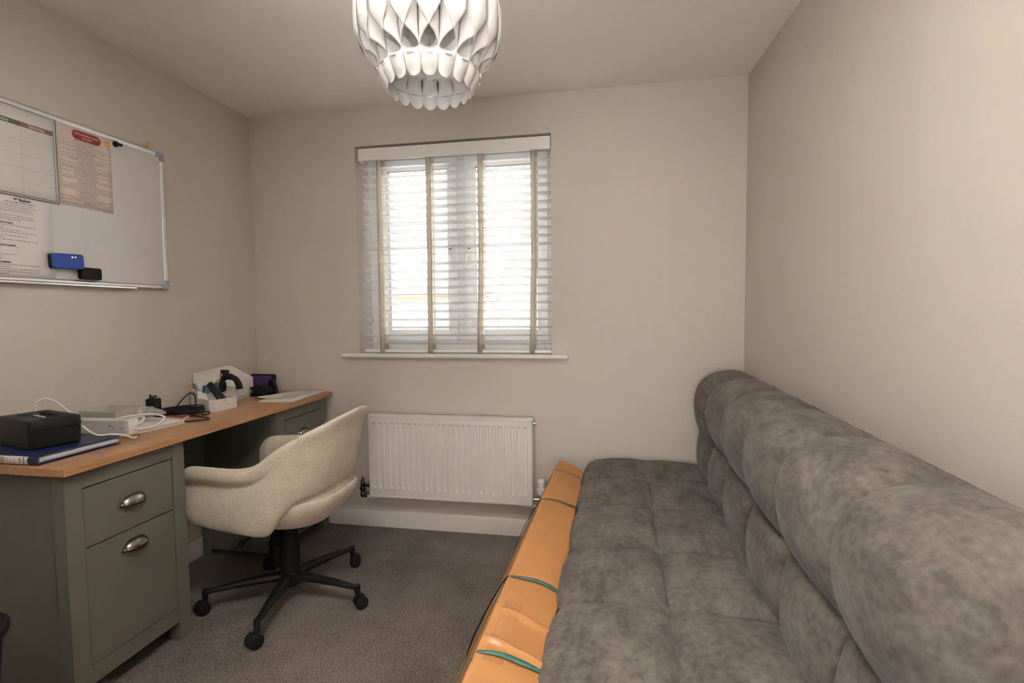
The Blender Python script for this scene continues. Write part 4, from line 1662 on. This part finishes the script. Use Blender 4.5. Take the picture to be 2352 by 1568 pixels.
mb = MB()
rows = []
for e, z in ((0.006, 0), (0.001, 0.004), (0, 0.055), (0.0, 0.058)):
    rows.append([(x, y, z) for x, y in rrect(0.0 + e, 0.1425 - e, 0.0 + e, 0.220 - e, 0.014)])
V = mb.grid(rows, close_v=True)
mb.face(V[0])
mb.face(V[-1])
mb.build('body', M_black, cb, local=True)
mb = MB()
rows = []
for e, z in ((-0.001, 0.059), (-0.0015, 0.062), (0.0, 0.087), (0.0015, 0.0905), (0.005, 0.092), (0.034, 0.092), (0.037, 0.083)):
    rows.append([(x, y, z) for x, y in rrect(0.0 + e, 0.1425 - e, 0.0 + e, 0.220 - e, 0.014)])
V = mb.grid(rows, close_v=True)
mb.face(V[0])
mb.face(V[-1])
lid = mb.build('lid', M_black, cb, local=True)
mb = MB()
mb.tube([(0.071, 0.070, 0.083), (0.071, 0.073, 0.088), (0.071, 0.11, 0.089), (0.071, 0.147, 0.088), (0.071, 0.150, 0.083)], 0.003, 8)
mb.build('carry_handle', M_chrome, lid, local=True)

# papers stack with power strip
def paper_stack(name, corners, z0, n_, th, label, material=M_paper, printed=True, dark=None):
    cx2 = sum(c[0] for c in corners) / 4
    cy2 = sum(c[1] for c in corners) / 4
    t = thing(name, (cx2, cy2, z0), label, 'papers')
    rng = random.Random(len(label))
    z = z0 + 0.0002
    for k in range(n_):
        j = 0.004 if k < n_ - 1 else 0
        a = rng.uniform(-0.025, 0.025) if j else 0
        dx_, dy_ = rng.uniform(-j, j), rng.uniform(-j, j)
        mb = MB()
        pts_ = []
        for x, y in corners:
            X_, Y_ = x - cx2, y - cy2
            pts_.append((cx2 + X_ * math.cos(a) - Y_ * math.sin(a) + dx_, cy2 + X_ * math.sin(a) + Y_ * math.cos(a) + dy_))
        mb.prism(pts_, z, z + th)
        mb.build('sheet_bundle', material, t, smooth=0)
        z += th + 0.0002
    return t, z


ps_, zps = paper_stack('paper_stack', [(-1.775, 1.600), (-1.742, 1.862), (-1.950, 1.905), (-1.990, 1.640)], DTZ, 3, 0.0045,
                       'thick stack of white papers under the extension lead on the desk')
zps -= 0.0001
mb = MB()
rng = random.Random(8)
for k in range(6):
    yy = 1.845 - 0.008 * k
    v = mb.verts([(-1.90, yy, zps + 0.0004), (-1.80, yy, zps + 0.0004), (-1.80, yy - 0.0025, zps + 0.0004), (-1.90, yy - 0.0025, zps + 0.0004)])
    mb.face(v)
mb.build('printed_lines', M_inkg, ps_, smooth=0, recalc=False)
v_ = thing('booklet', (-1.90, 1.93, DTZ), 'thin dark red booklet lying behind the stack of papers on the desk', 'booklet')
mb = MB()
mb.prism([(-1.955, 1.955), (-1.805, 1.920), (-1.822, 1.975), (-1.965, 2.01)], DTZ + 0.0003, DTZ + 0.010)
mb.build('pages', M_paper, v_, smooth=0)
mb = MB()
mb.prism([(-1.957, 1.953), (-1.803, 1.918), (-1.820, 1.977), (-1.967, 2.012)], DTZ + 0.010, DTZ + 0.012)
mb.build('cover', M_red, v_, smooth=0)

st = thing('extension_lead', (-1.83, 1.60, zps), 'white multi-socket extension lead with looping white flex on the papers', 'power strip', rz=0.045)
mb = MB()
mb.box(-0.155, 0.085, -0.012, 0.030, 0.0, 0.053)
mb.build('body', mat('offwhite_casing', (0.56, 0.55, 0.55), 0.35), st, local=True, bevel=0.004, seg=3)
mb = MB()
mb.box(0.084, 0.103, -0.013, 0.031, 0.0, 0.054)
mb.build('end_cap', M_white, st, local=True, bevel=0.005, seg=3)
mb = MB()
mb.box(0.020, 0.026, -0.0135, -0.0118, 0.030, 0.034)
mb.box(0.036, 0.040, -0.0135, -0.0118, 0.026, 0.028)
mb.box(0.070, 0.073, -0.0135, -0.0118, 0.022, 0.025)
mb.build('socket_slots', M_black, st, local=True, smooth=0)
W_ = lambda x, y, z: (x, y, z)
flex1 = [(-2.020, 1.512, 0.80), (-2.024, 1.510, 0.86), (-2.024, 1.505, 0.905), (-2.018, 1.503, 0.930), (-2.005, 1.515, 0.944), (-1.985, 1.520, 0.943), (-1.970, 1.535, 0.928), (-1.955, 1.548, 0.907), (-1.945, 1.562, 0.885), (-1.93, 1.582, 0.862)]
mb = MB()
mb.tube(smooth_pts(flex1, 40), 0.0042, 10)
loop = [(-1.735, 1.612, 0.822), (-1.69, 1.63, 0.822), (-1.672, 1.665, 0.832), (-1.700, 1.72, 0.845), (-1.76, 1.735, 0.853), (-1.82, 1.70, 0.852), (-1.86, 1.655, 0.845), (-1.875, 1.635, 0.82)]
mb.tube(smooth_pts(loop, 48), 0.0038, 10)
loop2 = [(-1.735, 1.606, 0.828), (-1.72, 1.64, 0.845), (-1.745, 1.67, 0.855), (-1.79, 1.665, 0.850), (-1.83, 1.645, 0.84)]
mb.tube(smooth_pts(loop2, 30), 0.0038, 10)
low_ = [(-1.810, 1.490, 0.858), (-1.778, 1.488, 0.840), (-1.745, 1.492, 0.8265), (-1.712, 1.515, 0.8255), (-1.690, 1.542, 0.816), (-1.688, 1.57, 0.800), (-1.706, 1.60, 0.797)]
mb.tube(smooth_pts(low_, 40), 0.0040, 10)
mb.build('flex', M_white, st, smooth=60)

# pale metal tray behind
tr = thing('desk_tray', (-1.93, 1.72, DTZ + 0.0155), 'empty pale metal tray standing at the wall behind the extension lead', 'tray', rz=0.0)
mb = MB()
A_ = [(-2.03, 1.66), (-1.86, 1.66), (-1.90, 1.80), (-2.045, 1.80)]
zb0, zt0 = DTZ + 0.0155, DTZ + 0.082
lo = mb.verts([(x + (0.012 if i in (0, 3) else -0.012), y + (0.01 if i < 2 else -0.01), zb0) for i, (x, y) in enumerate(A_)])
hi = mb.verts([(x, y, zt0) for x, y in A_])
mb.face(lo)
for i in range(4):
    mb.face([lo[i], lo[(i + 1) % 4], hi[(i + 1) % 4], hi[i]])
mb.build('pan', M_tray, tr, solid=0.0015, smooth=0)
sb = thing('adapter_block', (-2.04, 1.60, DTZ), 'small grey block against the wall left of the pale metal tray', 'adapter')
mb = MB()
mb.box(-2.052, -2.020, 1.585, 1.635, DTZ, DTZ + 0.085)
mb.build('block', M_tray, sb, bevel=0.003)

# plastic bag (clear, crumpled)
mb = MB()
rng = random.Random(4)
rows = []
for i in range(13):
    th = PI * i / 12
    row = []
    for q in range(20):
        a = 2 * PI * q / 20
        rr_ = 1 + 0.5 * noise.noise(Vector((math.cos(a) * 1.8, math.sin(a) * 1.8, i * 0.45)))
        row.append((-1.915 + 0.075 * math.sin(th) * math.cos(a) * rr_, 1.83 + 0.055 * math.sin(th) * math.sin(a) * rr_, 0.838 + 0.020 * -math.cos(th) * rr_))
    rows.append(row)
mb.grid(rows, close_v=True)
bag = mb.build('plastic_bag', mat('clear_bag_film', (0.85, 0.85, 0.86), 0.12, alpha=0.30), None, smooth=20)
tag(bag, 'crumpled clear plastic bag on the papers beside the charger', 'plastic bag')

# charger / router block
cg = thing('power_adapter', (-1.985, 1.955, DTZ), 'upright black plug charger behind the papers', 'charger', rz=0.35)
mb = MB()
mb.box(-0.025, 0.025, -0.018, 0.018, 0.012, 0.084)
mb.build('body', M_black, cg, local=True, bevel=0.004)
mb = MB()
mb.box(-0.014, -0.008, -0.004, 0.004, 0.083, 0.097)
mb.tube([(-0.004, 0, 0.083), (0.0, 0, 0.093), (0.010, 0, 0.095), (0.014, 0, 0.089)], 0.004, 8)
mb.sphere((-0.011, 0, 0.097), 0.005, 10, 6)
mb.build('pins', M_black, cg, local=True)
mb = MB()
mb.box(-0.045, 0.05, -0.03, 0.03, 0.0, 0.013)
mb.build('foot', M_black, cg, local=True, bevel=0.003)

# tangle of black cable
rng = random.Random(21)
kb = []
cx2, cy2 = -1.905, 2.015
for i in range(200):
    t = i / 199
    a = t * 2 * PI * 13 + 0.6 * math.sin(t * 19)
    ra = 0.075 + 0.026 * math.sin(t * 31 + 1)
    rb_ = 0.045 + 0.018 * math.sin(t * 23)
    ca, sa = math.cos(0.5), math.sin(0.5)
    x_, y_ = ra * math.cos(a), rb_ * math.sin(a)
    kb.append((cx2 + x_ * ca - y_ * sa, cy2 + x_ * sa + y_ * ca, DTZ + 0.006 + 0.020 * (0.5 + 0.5 * math.sin(t * 47)) + 0.018 * max(0, math.cos(a * 0.5 + t * 9))))
mb = MB()
mb.tube(kb, 0.0027, 7)
o1 = [(-1.965, 2.06, 0.82), (-2.00, 2.13, 0.84), (-1.985, 2.16, 0.865), (-1.93, 2.13, 0.86), (-1.87, 2.07, 0.82), (-1.80, 2.02, 0.796), (-1.775, 2.03, 0.795), (-1.80, 2.06, 0.80), (-1.86, 2.02, 0.797)]
mb.tube(smooth_pts(o1, 50), 0.0030, 8)
o2 = [(-1.90, 1.98, 0.80), (-1.82, 1.985, 0.796), (-1.73, 1.965, 0.795), (-1.690, 1.935, 0.7945), (-1.71, 1.905, 0.7945), (-1.76, 1.875, 0.7945), (-1.80, 1.865, 0.80)]
mb.tube(smooth_pts(o2, 50), 0.0032, 8)
tag(mb.build('cable_bundle', M_black, None, smooth=60), 'tangled bundle of thin black cable looping on the desk before the organiser', 'cable')


# desk organisers
def box_open(mb, poly_out, z0, tops, wall=0.003, floor_t=0.003):
    """open box with own top height per corner; poly counter-clockwise"""
    n_ = len(poly_out)
    cx_ = sum(p[0] for p in poly_out) / n_
    cy_ = sum(p[1] for p in poly_out) / n_
    inn = []
    for (x, y) in poly_out:
        dx_, dy_ = cx_ - x, cy_ - y
        L_ = math.hypot(dx_, dy_)
        inn.append((x + dx_ / L_ * wall * 1.4, y + dy_ / L_ * wall * 1.4))
    ob = mb.verts([(x, y, z0) for x, y in poly_out])
    ot = mb.verts([(x, y, t) for (x, y), t in zip(poly_out, tops)])
    it = mb.verts([(x, y, t) for (x, y), t in zip(inn, tops)])
    ib = mb.verts([(x, y, z0 + floor_t) for x, y in inn])
    mb.face(ob)
    mb.face(ib)
    for i in range(n_):
        j = (i + 1) % n_
        mb.face([ob[i], ob[j], ot[j], ot[i]])
        mb.face([ot[i], ot[j], it[j], it[i]])
        mb.face([it[i], it[j], ib[j], ib[i]])


org = thing('pen_organiser', (-1.88, 2.19, DTZ), 'low white stepped pen organiser holding pencils and pens, in front of the taller one', 'desk organiser')
# corner points: near-left, near (chamfered), right, back
P1, P2a, P2b, P3, P4 = (-1.990, 2.172), (-1.822, 2.094), (-1.803, 2.104), (-1.790, 2.236), (-1.965, 2.315)
mb = MB()
mid1 = (-1.925, 2.142)
mid1b = (-1.895, 2.284)
box_open(mb, [P1, mid1, (-1.898, 2.168), mid1b, P4], DTZ, [0.880, 0.880, 0.862, 0.880, 0.880])
box_open(mb, [mid1, P2a, P2b, P3, mid1b, (-1.899, 2.168)], DTZ, [0.846, 0.8455, 0.8455, 0.842, 0.845, 0.846])
mb.build('tray_body', M_white, org, smooth=20, recalc=True)
mb = MB()
mb.obox((-1.7935, 2.212, 0.7985), (0.001, 0.020, 0.0016), (0, 0, -0.1))
mb.build('embossed_mark', M_inkg, org, smooth=0)

org2 = thing('desk_organiser', (-1.99, 2.47, DTZ), 'tall white slant-sided desk organiser with shelves at the back corner of the desk', 'desk organiser')
# footprint: near-right (-1.915,2.394), far-right (-1.975,2.585); goes back to the wall
Q1, Q2, Q3, Q4 = (-1.912, 2.392), (-1.962, 2.585), (-2.050, 2.500), (-2.050, 2.36)
mb = MB()
zz = DTZ
# base tray with low front lip
box_open(mb, [Q1, Q2, Q3, Q4], zz, [0.812, 0.812, 0.812, 0.812])
# upright body: slanting side walls
def plate(mb, pts3, t=(0, 0, 0)):
    v0 = mb.verts(pts3)
    v1 = mb.verts([(p[0] + t[0], p[1] + t[1], p[2] + t[2]) for p in pts3])
    mb.face(v0)
    mb.face(list(reversed(v1)))
    for i in range(len(pts3)):
        j = (i + 1) % len(pts3)
        mb.face([v0[i], v1[i], v1[j], v0[j]])


plate(mb, [(-2.052, 2.500, zz), (-1.962, 2.585, zz), (-1.962, 2.585, 0.892), (-2.035, 2.516, 0.962), (-2.052, 2.500, 0.966)], (0, -0.003, 0))
plate(mb, [(-2.052, 2.262, zz + 0.02), (-2.000, 2.322, zz + 0.02), (-2.000, 2.322, 0.90), (-2.045, 2.270, 0.952), (-2.052, 2.262, 0.952)], (0, 0.003, 0))
plate(mb, [(-2.054, 2.262, zz), (-2.054, 2.500, zz), (-2.054, 2.500, 0.966), (-2.054, 2.262, 0.952)], (0.003, 0, 0))
plate(mb, [(-1.982, 2.33, zz), (-1.962, 2.585, zz), (-1.962, 2.585, 0.892), (-1.986, 2.33, 0.892)], (-0.003, 0, 0))
plate(mb, [(-2.000, 2.322, 0.865), (-1.963, 2.584, 0.865), (-2.052, 2.500, 0.865), (-2.052, 2.262, 0.865)], (0, 0, -0.003))
plate(mb, [(-1.99, 2.40, 0.868), (-2.05, 2.40, 0.868), (-2.05, 2.40, 0.945), (-1.99, 2.40, 0.895)], (0, 0.003, 0))
plate(mb, [(-1.912, 2.392, zz), (-1.982, 2.36, zz), (-1.982, 2.36, 0.868), (-1.925, 2.386, 0.868)], (0.001, 0.003, 0))
plate(mb, [(-1.925, 2.386, 0.868), (-1.982, 2.36, 0.868), (-1.990, 2.45, 0.868), (-1.93, 2.45, 0.868)], (0, 0, -0.003))
mb.build('shelf_body', M_white, org2, smooth=0)
mb = MB()
mb.obox((-1.9605, 2.560, 0.872), (0.001, 0.012, 0.004), (0, 0, 0.07))
mb.build('embossed_mark', M_inkg, org2, smooth=0)
tag(MB().sphere((-1.945, 2.48, 0.800), 0.010, 10, 6, (1, 1.8, 0.5)).build('metal_clips', M_chrome, None), 'little heap of shiny metal clips in the front lip of the tall organiser', 'clips', kind='stuff')


# pens and pencils standing in the low organiser
def pen(name, p0, p1, r, material, label, tip=None, cap=None):
    p0, p1 = Vector(p0), Vector(p1)
    t = thing(name, p0, label, name.replace('_', ' '))
    mb = MB()
    d = (p1 - p0)
    mb.tube([p0, p0 + d * 0.06, p0 + d * 0.86, p1], [r * 0.4, r, r, r * 0.9], 10)
    mb.build('barrel', material, t)
    if cap:
        mb = MB()
        mb.tube([p0 + d * 0.86, p1 + d * 0.01], [r * 1.08, r * 1.05], 10)
        mb.build('ferrule' if cap is M_chrome else 'cap', cap, t)
    if tip:
        mb = MB()
        mb.tube([p1 + d * 0.008, p1 + d * 0.07], [r * 0.95, r * 0.85], 10)
        mb.build('eraser_tip', tip, t)
    return t


zf = DTZ + 0.006
pen('pencil', (-1.925, 2.200, zf), (-2.028, 2.185, 0.918), 0.0038, M_orange, 'orange pencil with eraser end leaning far left out of the pen organiser', tip=M_paper, cap=M_chrome)
pen('marker_pen', (-1.945, 2.210, zf), (-1.987, 2.190, 0.906), 0.0075, M_pgreen, 'dark green marker standing next to the leftmost pencil', cap=M_pgreen)
pen('marker_pen', (-1.950, 2.205, zf), (-1.968, 2.180, 0.900), 0.0065, M_pgrey, 'grey marker between the green marker and the blue pen', cap=M_pgrey)
pen('ballpoint_pen', (-1.945, 2.190, zf), (-1.925, 2.185, 0.898), 0.006, M_pblue, 'blue pen leaning right inside the pen organiser', cap=M_pblue)
pen('marker_pen', (-1.935, 2.240, zf), (-1.955, 2.225, 0.915), 0.0065, M_pgrey, 'pale grey pen standing tall behind the blue pen', cap=M_white)
pen('highlighter_pen', (-1.925, 2.215, zf), (-1.900, 2.215, 0.908), 0.0075, M_plime, 'lime green highlighter in the pen organiser', cap=M_plime)
pen('highlighter_pen', (-1.915, 2.225, zf), (-1.885, 2.220, 0.912), 0.0075, M_pteal, 'teal highlighter beside the lime one', cap=M_pteal)
pen('highlighter_pen', (-1.940, 2.245, zf), (-1.925, 2.230, 0.914), 0.0080, M_orange, 'stubby orange highlighter behind the lime one', cap=M_orange)
pen('pencil', (-1.935, 2.250, zf), (-1.898, 2.255, 0.925), 0.0038, M_orange, 'orange pencil leaning right behind the highlighters', cap=M_orange)
pen('marker_pen', (-1.90, 2.245, zf), (-1.895, 2.235, 0.920), 0.0055, M_pteal, 'thin teal pen upright behind the teal highlighter', cap=M_pgrey)

# black phone-like device leaning in the front compartment
ph = thing('remote_control', (-1.845, 2.16, DTZ + 0.01), 'black remote-like device leaning in the front tray of the pen organiser', 'remote control')
mb = MB()
a = Vector((-1.818, 2.168, 0.842))
b = Vector((-1.872, 2.168, 0.902))
mb.tube([a + (a - b) * 0.25, a, b, b + (b - a) * 0.15], [0.021, 0.025, 0.024, 0.018], 16, flat=0.55)
mb.build('body', M_black, ph)
mb = MB()
mb.tube([b + Vector((0.004, -0.011, 0.002)), b + Vector((0.016, -0.012, -0.008))], 0.0035, 8)
mb.build('metal_clip', M_chrome, ph)
mb = MB()
mb.tube([b + Vector((-0.012, 0.01, -0.002)), b + Vector((-0.016, 0.012, 0.014))], [0.011, 0.009], 14)
mb.build('cap', M_black, ph)

# black tape dispenser / headset curve over the organisers
hs = thing('tape_dispenser', (-1.93, 2.30, 0.868), 'black arched device with an orange stripe perched across the two organisers', 'tape dispenser')
mb = MB()
arch = [(-1.900, 2.268, 0.862), (-1.905, 2.276, 0.905), (-1.895, 2.285, 0.925), (-1.872, 2.295, 0.931), (-1.850, 2.305, 0.920), (-1.837, 2.31, 0.895), (-1.832, 2.312, 0.868)]
mb.tube(smooth_pts(arch, 24), [0.025 - 0.008 * math.sin(PI * min(1, q / 14)) if q < 14 else 0.018 + 0.005 * (q - 14) / 10 for q in range(25)], 14, flat=0.7)
mb.sphere((-1.901, 2.268, 0.888), 0.030, 16, 12, (0.9, 0.6, 1.15))
mb.build('body', M_blackmat, hs)
mb = MB()
mb.obox((-1.905, 2.300, 0.940), (0.040, 0.018, 0.050), (0, 0.05, 0.2))
bb_ = mb.build('block', M_black, hs, bevel=0.005)
mb = MB()
mb.obox((-1.914, 2.2895, 0.935), (0.006, 0.002, 0.026), (0, 0.05, 0.2))
mb.build('stripe', M_orange, bb_, smooth=0)

# purple pad in black case leaning in the corner
pp = thing('tablet_case', (-1.95, 2.70, DTZ), 'purple-backed tablet in a black case standing upright at the back corner of the desk', 'tablet')
mb = MB()


def slab(mb, y0, y1, z0, z1, x0, x1, r, lean):
    pl_ = rrect(y0, y1, z0, z1, r, 5)
    n_ = len(pl_)
    v0 = mb.verts([(x0 - lean * (z - z0), y, z) for y, z in pl_])
    v1 = mb.verts([(x1 - lean * (z - z0), y, z) for y, z in pl_])
    mb.face(v0)
    mb.face(list(reversed(v1)))
    for i in range(n_):
        j = (i + 1) % n_
        mb.face([v0[i], v1[i], v1[j], v0[j]])


# stands facing the camera side: panel in the x-z plane near the far wall
def slab_x(mb, x0, x1, z0, z1, y0, y1, r, lean=0.0):
    pl_ = rrect(x0, x1, z0, z1, r, 5)
    n_ = len(pl_)
    v0 = mb.verts([(x, y0 + lean * (z - z0), z) for x, z in pl_])
    v1 = mb.verts([(x, y1 + lean * (z - z0), z) for x, z in pl_])
    mb.face(v0)
    mb.face(list(reversed(v1)))
    for i in range(n_):
        j = (i + 1) % n_
        mb.face([v0[i], v1[i], v1[j], v0[j]])


slab_x(mb, -2.045, -1.885, DTZ + 0.001, 0.898, 2.660, 2.676, 0.014, 0.12)
mb.build('case', M_blackmat, pp, bevel=0.003)
mb = MB()
slab_x(mb, -2.036, -1.903, DTZ + 0.012, 0.890, 2.6575, 2.660, 0.010, 0.12)
mb.build('back_cover', M_purple, pp)

sp_ = thing('hole_punch', (-1.86, 2.60, DTZ), 'black hole punch with an angular lever between the organiser and the loose papers', 'hole punch')
mb = MB()
mb.prism([(-1.945, 0.7905), (-1.850, 0.7905), (-1.850, 0.805), (-1.880, 0.815), (-1.945, 0.806)], 2.535, 2.60, 'y')
mb.prism([(-1.955, 0.838), (-1.900, 0.852), (-1.862, 0.838), (-1.835, 0.812), (-1.850, 0.797), (-1.93, 0.815)], 2.540, 2.595, 'y')
mb.build('body', M_blackmat, sp_, bevel=0.004)
mb = MB()
mb.prism([(-1.905, 0.7905), (-1.845, 0.7905), (-1.868, 0.876), (-1.894, 0.870)], 2.625, 2.65, 'y')
mb.build('upright', M_black, sp_, bevel=0.003)

pf, zz_ = paper_stack('loose_papers', [(-1.775, 2.372), (-1.592, 2.385), (-1.612, 2.742), (-1.805, 2.738)], DTZ, 2, 0.0032,
                      'white printed papers spread at the far end of the desk')
mb = MB()
rows = []
zq = zz_ + 0.0004
A1 = [(-1.83, 2.43), (-1.625, 2.425), (-1.608, 2.748), (-1.80, 2.750)]
for i in range(9):
    t = i / 8
    row = []
    for q in range(9):
        s_ = q / 8
        x = (A1[0][0] * (1 - s_) + A1[1][0] * s_) * (1 - t) + (A1[3][0] * (1 - s_) + A1[2][0] * s_) * t
        y = (A1[0][1] * (1 - s_) + A1[1][1] * s_) * (1 - t) + (A1[3][1] * (1 - s_) + A1[2][1] * s_) * t
        row.append((x, y, zq + 0.010 * (1 - s_) ** 3 * (1 - t) ** 2))
    rows.append(row)
mb.grid(rows)
mb.build('top_sheet', M_paper, pf, solid=0.0008)
mb = MB()
rng = random.Random(2)
for k in range(18):
    yy = 2.72 - 0.0155 * k
    x = -1.785
    while x < -1.64:
        L_ = rng.uniform(0.008, 0.02)
        v = mb.verts([(x, yy, zq + 0.0016), (min(x + L_, -1.635), yy, zq + 0.0016), (min(x + L_, -1.635), yy - 0.003, zq + 0.0016), (x, yy - 0.003, zq + 0.0016)])
        mb.face(v)
        x += L_ + 0.003
mb.build('printed_lines', M_inkg, pf, smooth=0, recalc=False)

# ------------------------------------------------------------------ dark bin at the near end of the desk
bn = thing('waste_bin', (-1.700, 1.000, 0), 'black rounded waste bin cut off at the lower left corner', 'waste bin')
mb = MB()
prof = [(0.001, 0.002), (0.085, 0.002), (0.092, 0.012), (0.118, 0.445), (0.125, 0.452), (0.131, 0.462), (0.131, 0.478), (0.125, 0.487), (0.118, 0.484), (0.113, 0.46), (0.088, 0.02), (0.001, 0.016)]
mb.lathe([(r, z * 0.835) for r, z in prof], (-1.700, 1.000, 0), 40)
mb.build('bucket', M_black, bn)
mb = MB()
mb.lathe([(r, z * 0.835) for r, z in ((0.129, 0.470), (0.1345, 0.474), (0.1345, 0.486), (0.128, 0.492), (0.120, 0.488))], (-1.700, 1.000, 0), 40)
mb.build('rim', M_blackrub, bn)

# ------------------------------------------------------------------ outside the window
GZ = -2.65
mb = MB()
mb.box(-40, 30, 4.0, 60, GZ - 0.1, GZ)
struct('ground_outside', mb, M_road, smooth=0)
ho = thing('terraced_house', (-6.0, 18, GZ), 'pale house with grey roof and dark solar panels seen through the left of the blind', 'house')
mb = MB()
mb.box(-14, -1.6, 14.6, 21, GZ, 1.96)
mb.build('wall', M_render, ho, smooth=0)
mb = MB()
mb.box(-14.1, -1.7, 14.55, 14.6, 1.62, 1.96)
mb.build('brick_band', M_brickr, ho, smooth=0)
mb = MB()
mb.prism([(14.2, 1.95), (17.8, 5.35), (21.4, 1.95), (21.4, 1.85), (14.2, 1.83)], -14.2, -1.5, 'x')
mb.build('roof', M_slate, ho, smooth=0)
mb = MB()
for x in (-9.2, -7.9, -6.6, -5.3, -4.6):
    mb.grid([[(x - 0.0, 15.75, 3.46), (x + 1.2, 15.75, 3.46)], [(x, 17.0, 4.64), (x + 1.2, 17.0, 4.64)]])
mb.build('solar_panels', M_solar, ho, solid=0.04, smooth=0)
mb = MB()
mb.box(-14.0, -1.6, 14.12, 14.22, 1.83, 1.96)
mb.build('gutter', M_post, ho, smooth=0)
for (x0, x1, z0, z1) in ((-5.05, -4.55, 0.5, 1.5), (-10.6, -9.9, 0.3, 1.4), (-7.6, -6.9, 0.3, 1.4), (-5.1, -4.6, -1.2, 0.2)):
    mb = MB()
    mb.box(x0, x1, 14.55, 14.62, z0, z1)
    mb.build('window', M_winout, ho, smooth=0)
hg = thing('brick_gable_house', (-0.4, 13, GZ), 'orange brick house gable seen through the right of the blind', 'house')
mb = MB()
gab = [(-2.78, GZ), (-2.78, 1.62), (-1.25, 4.9), (0.6, 4.9), (2.6, 1.62), (2.6, GZ)]
mb.prism(gab, 13.0, 13.9, 'y')
mb.build('gable_wall', M_brick, hg, smooth=0)
mb = MB()
mb.prism([(-2.95, 1.55), (-2.80, 1.55), (-1.20, 5.0), (-1.35, 5.0)], 12.94, 13.95, 'y')
mb.build('verge', M_brickr, hg, smooth=0)
lpst = thing('street_lamp', (-2.62, 12.6, GZ), 'thin grey lamp post with a blue lantern outside the right sash', 'street lamp')
mb = MB()
mb.cyl((-2.62, 12.6, GZ), (-2.62, 12.6, 1.9), 0.035, 0.03, 12)
mb.build('post', M_post, lpst)
mb = MB()
mb.tube([(-2.62, 12.6, 1.85), (-2.66, 12.6, 1.98), (-2.75, 12.6, 2.02)], 0.03, 8)
mb.build('bracket', M_post, lpst)
mb = MB()
mb.lathe([(0.02, 1.36), (0.09, 1.42), (0.15, 1.56), (0.16, 1.60), (0.03, 1.66)], (-2.80, 12.6, 0), 14)
mb.build('lantern', M_bluelamp, lpst)
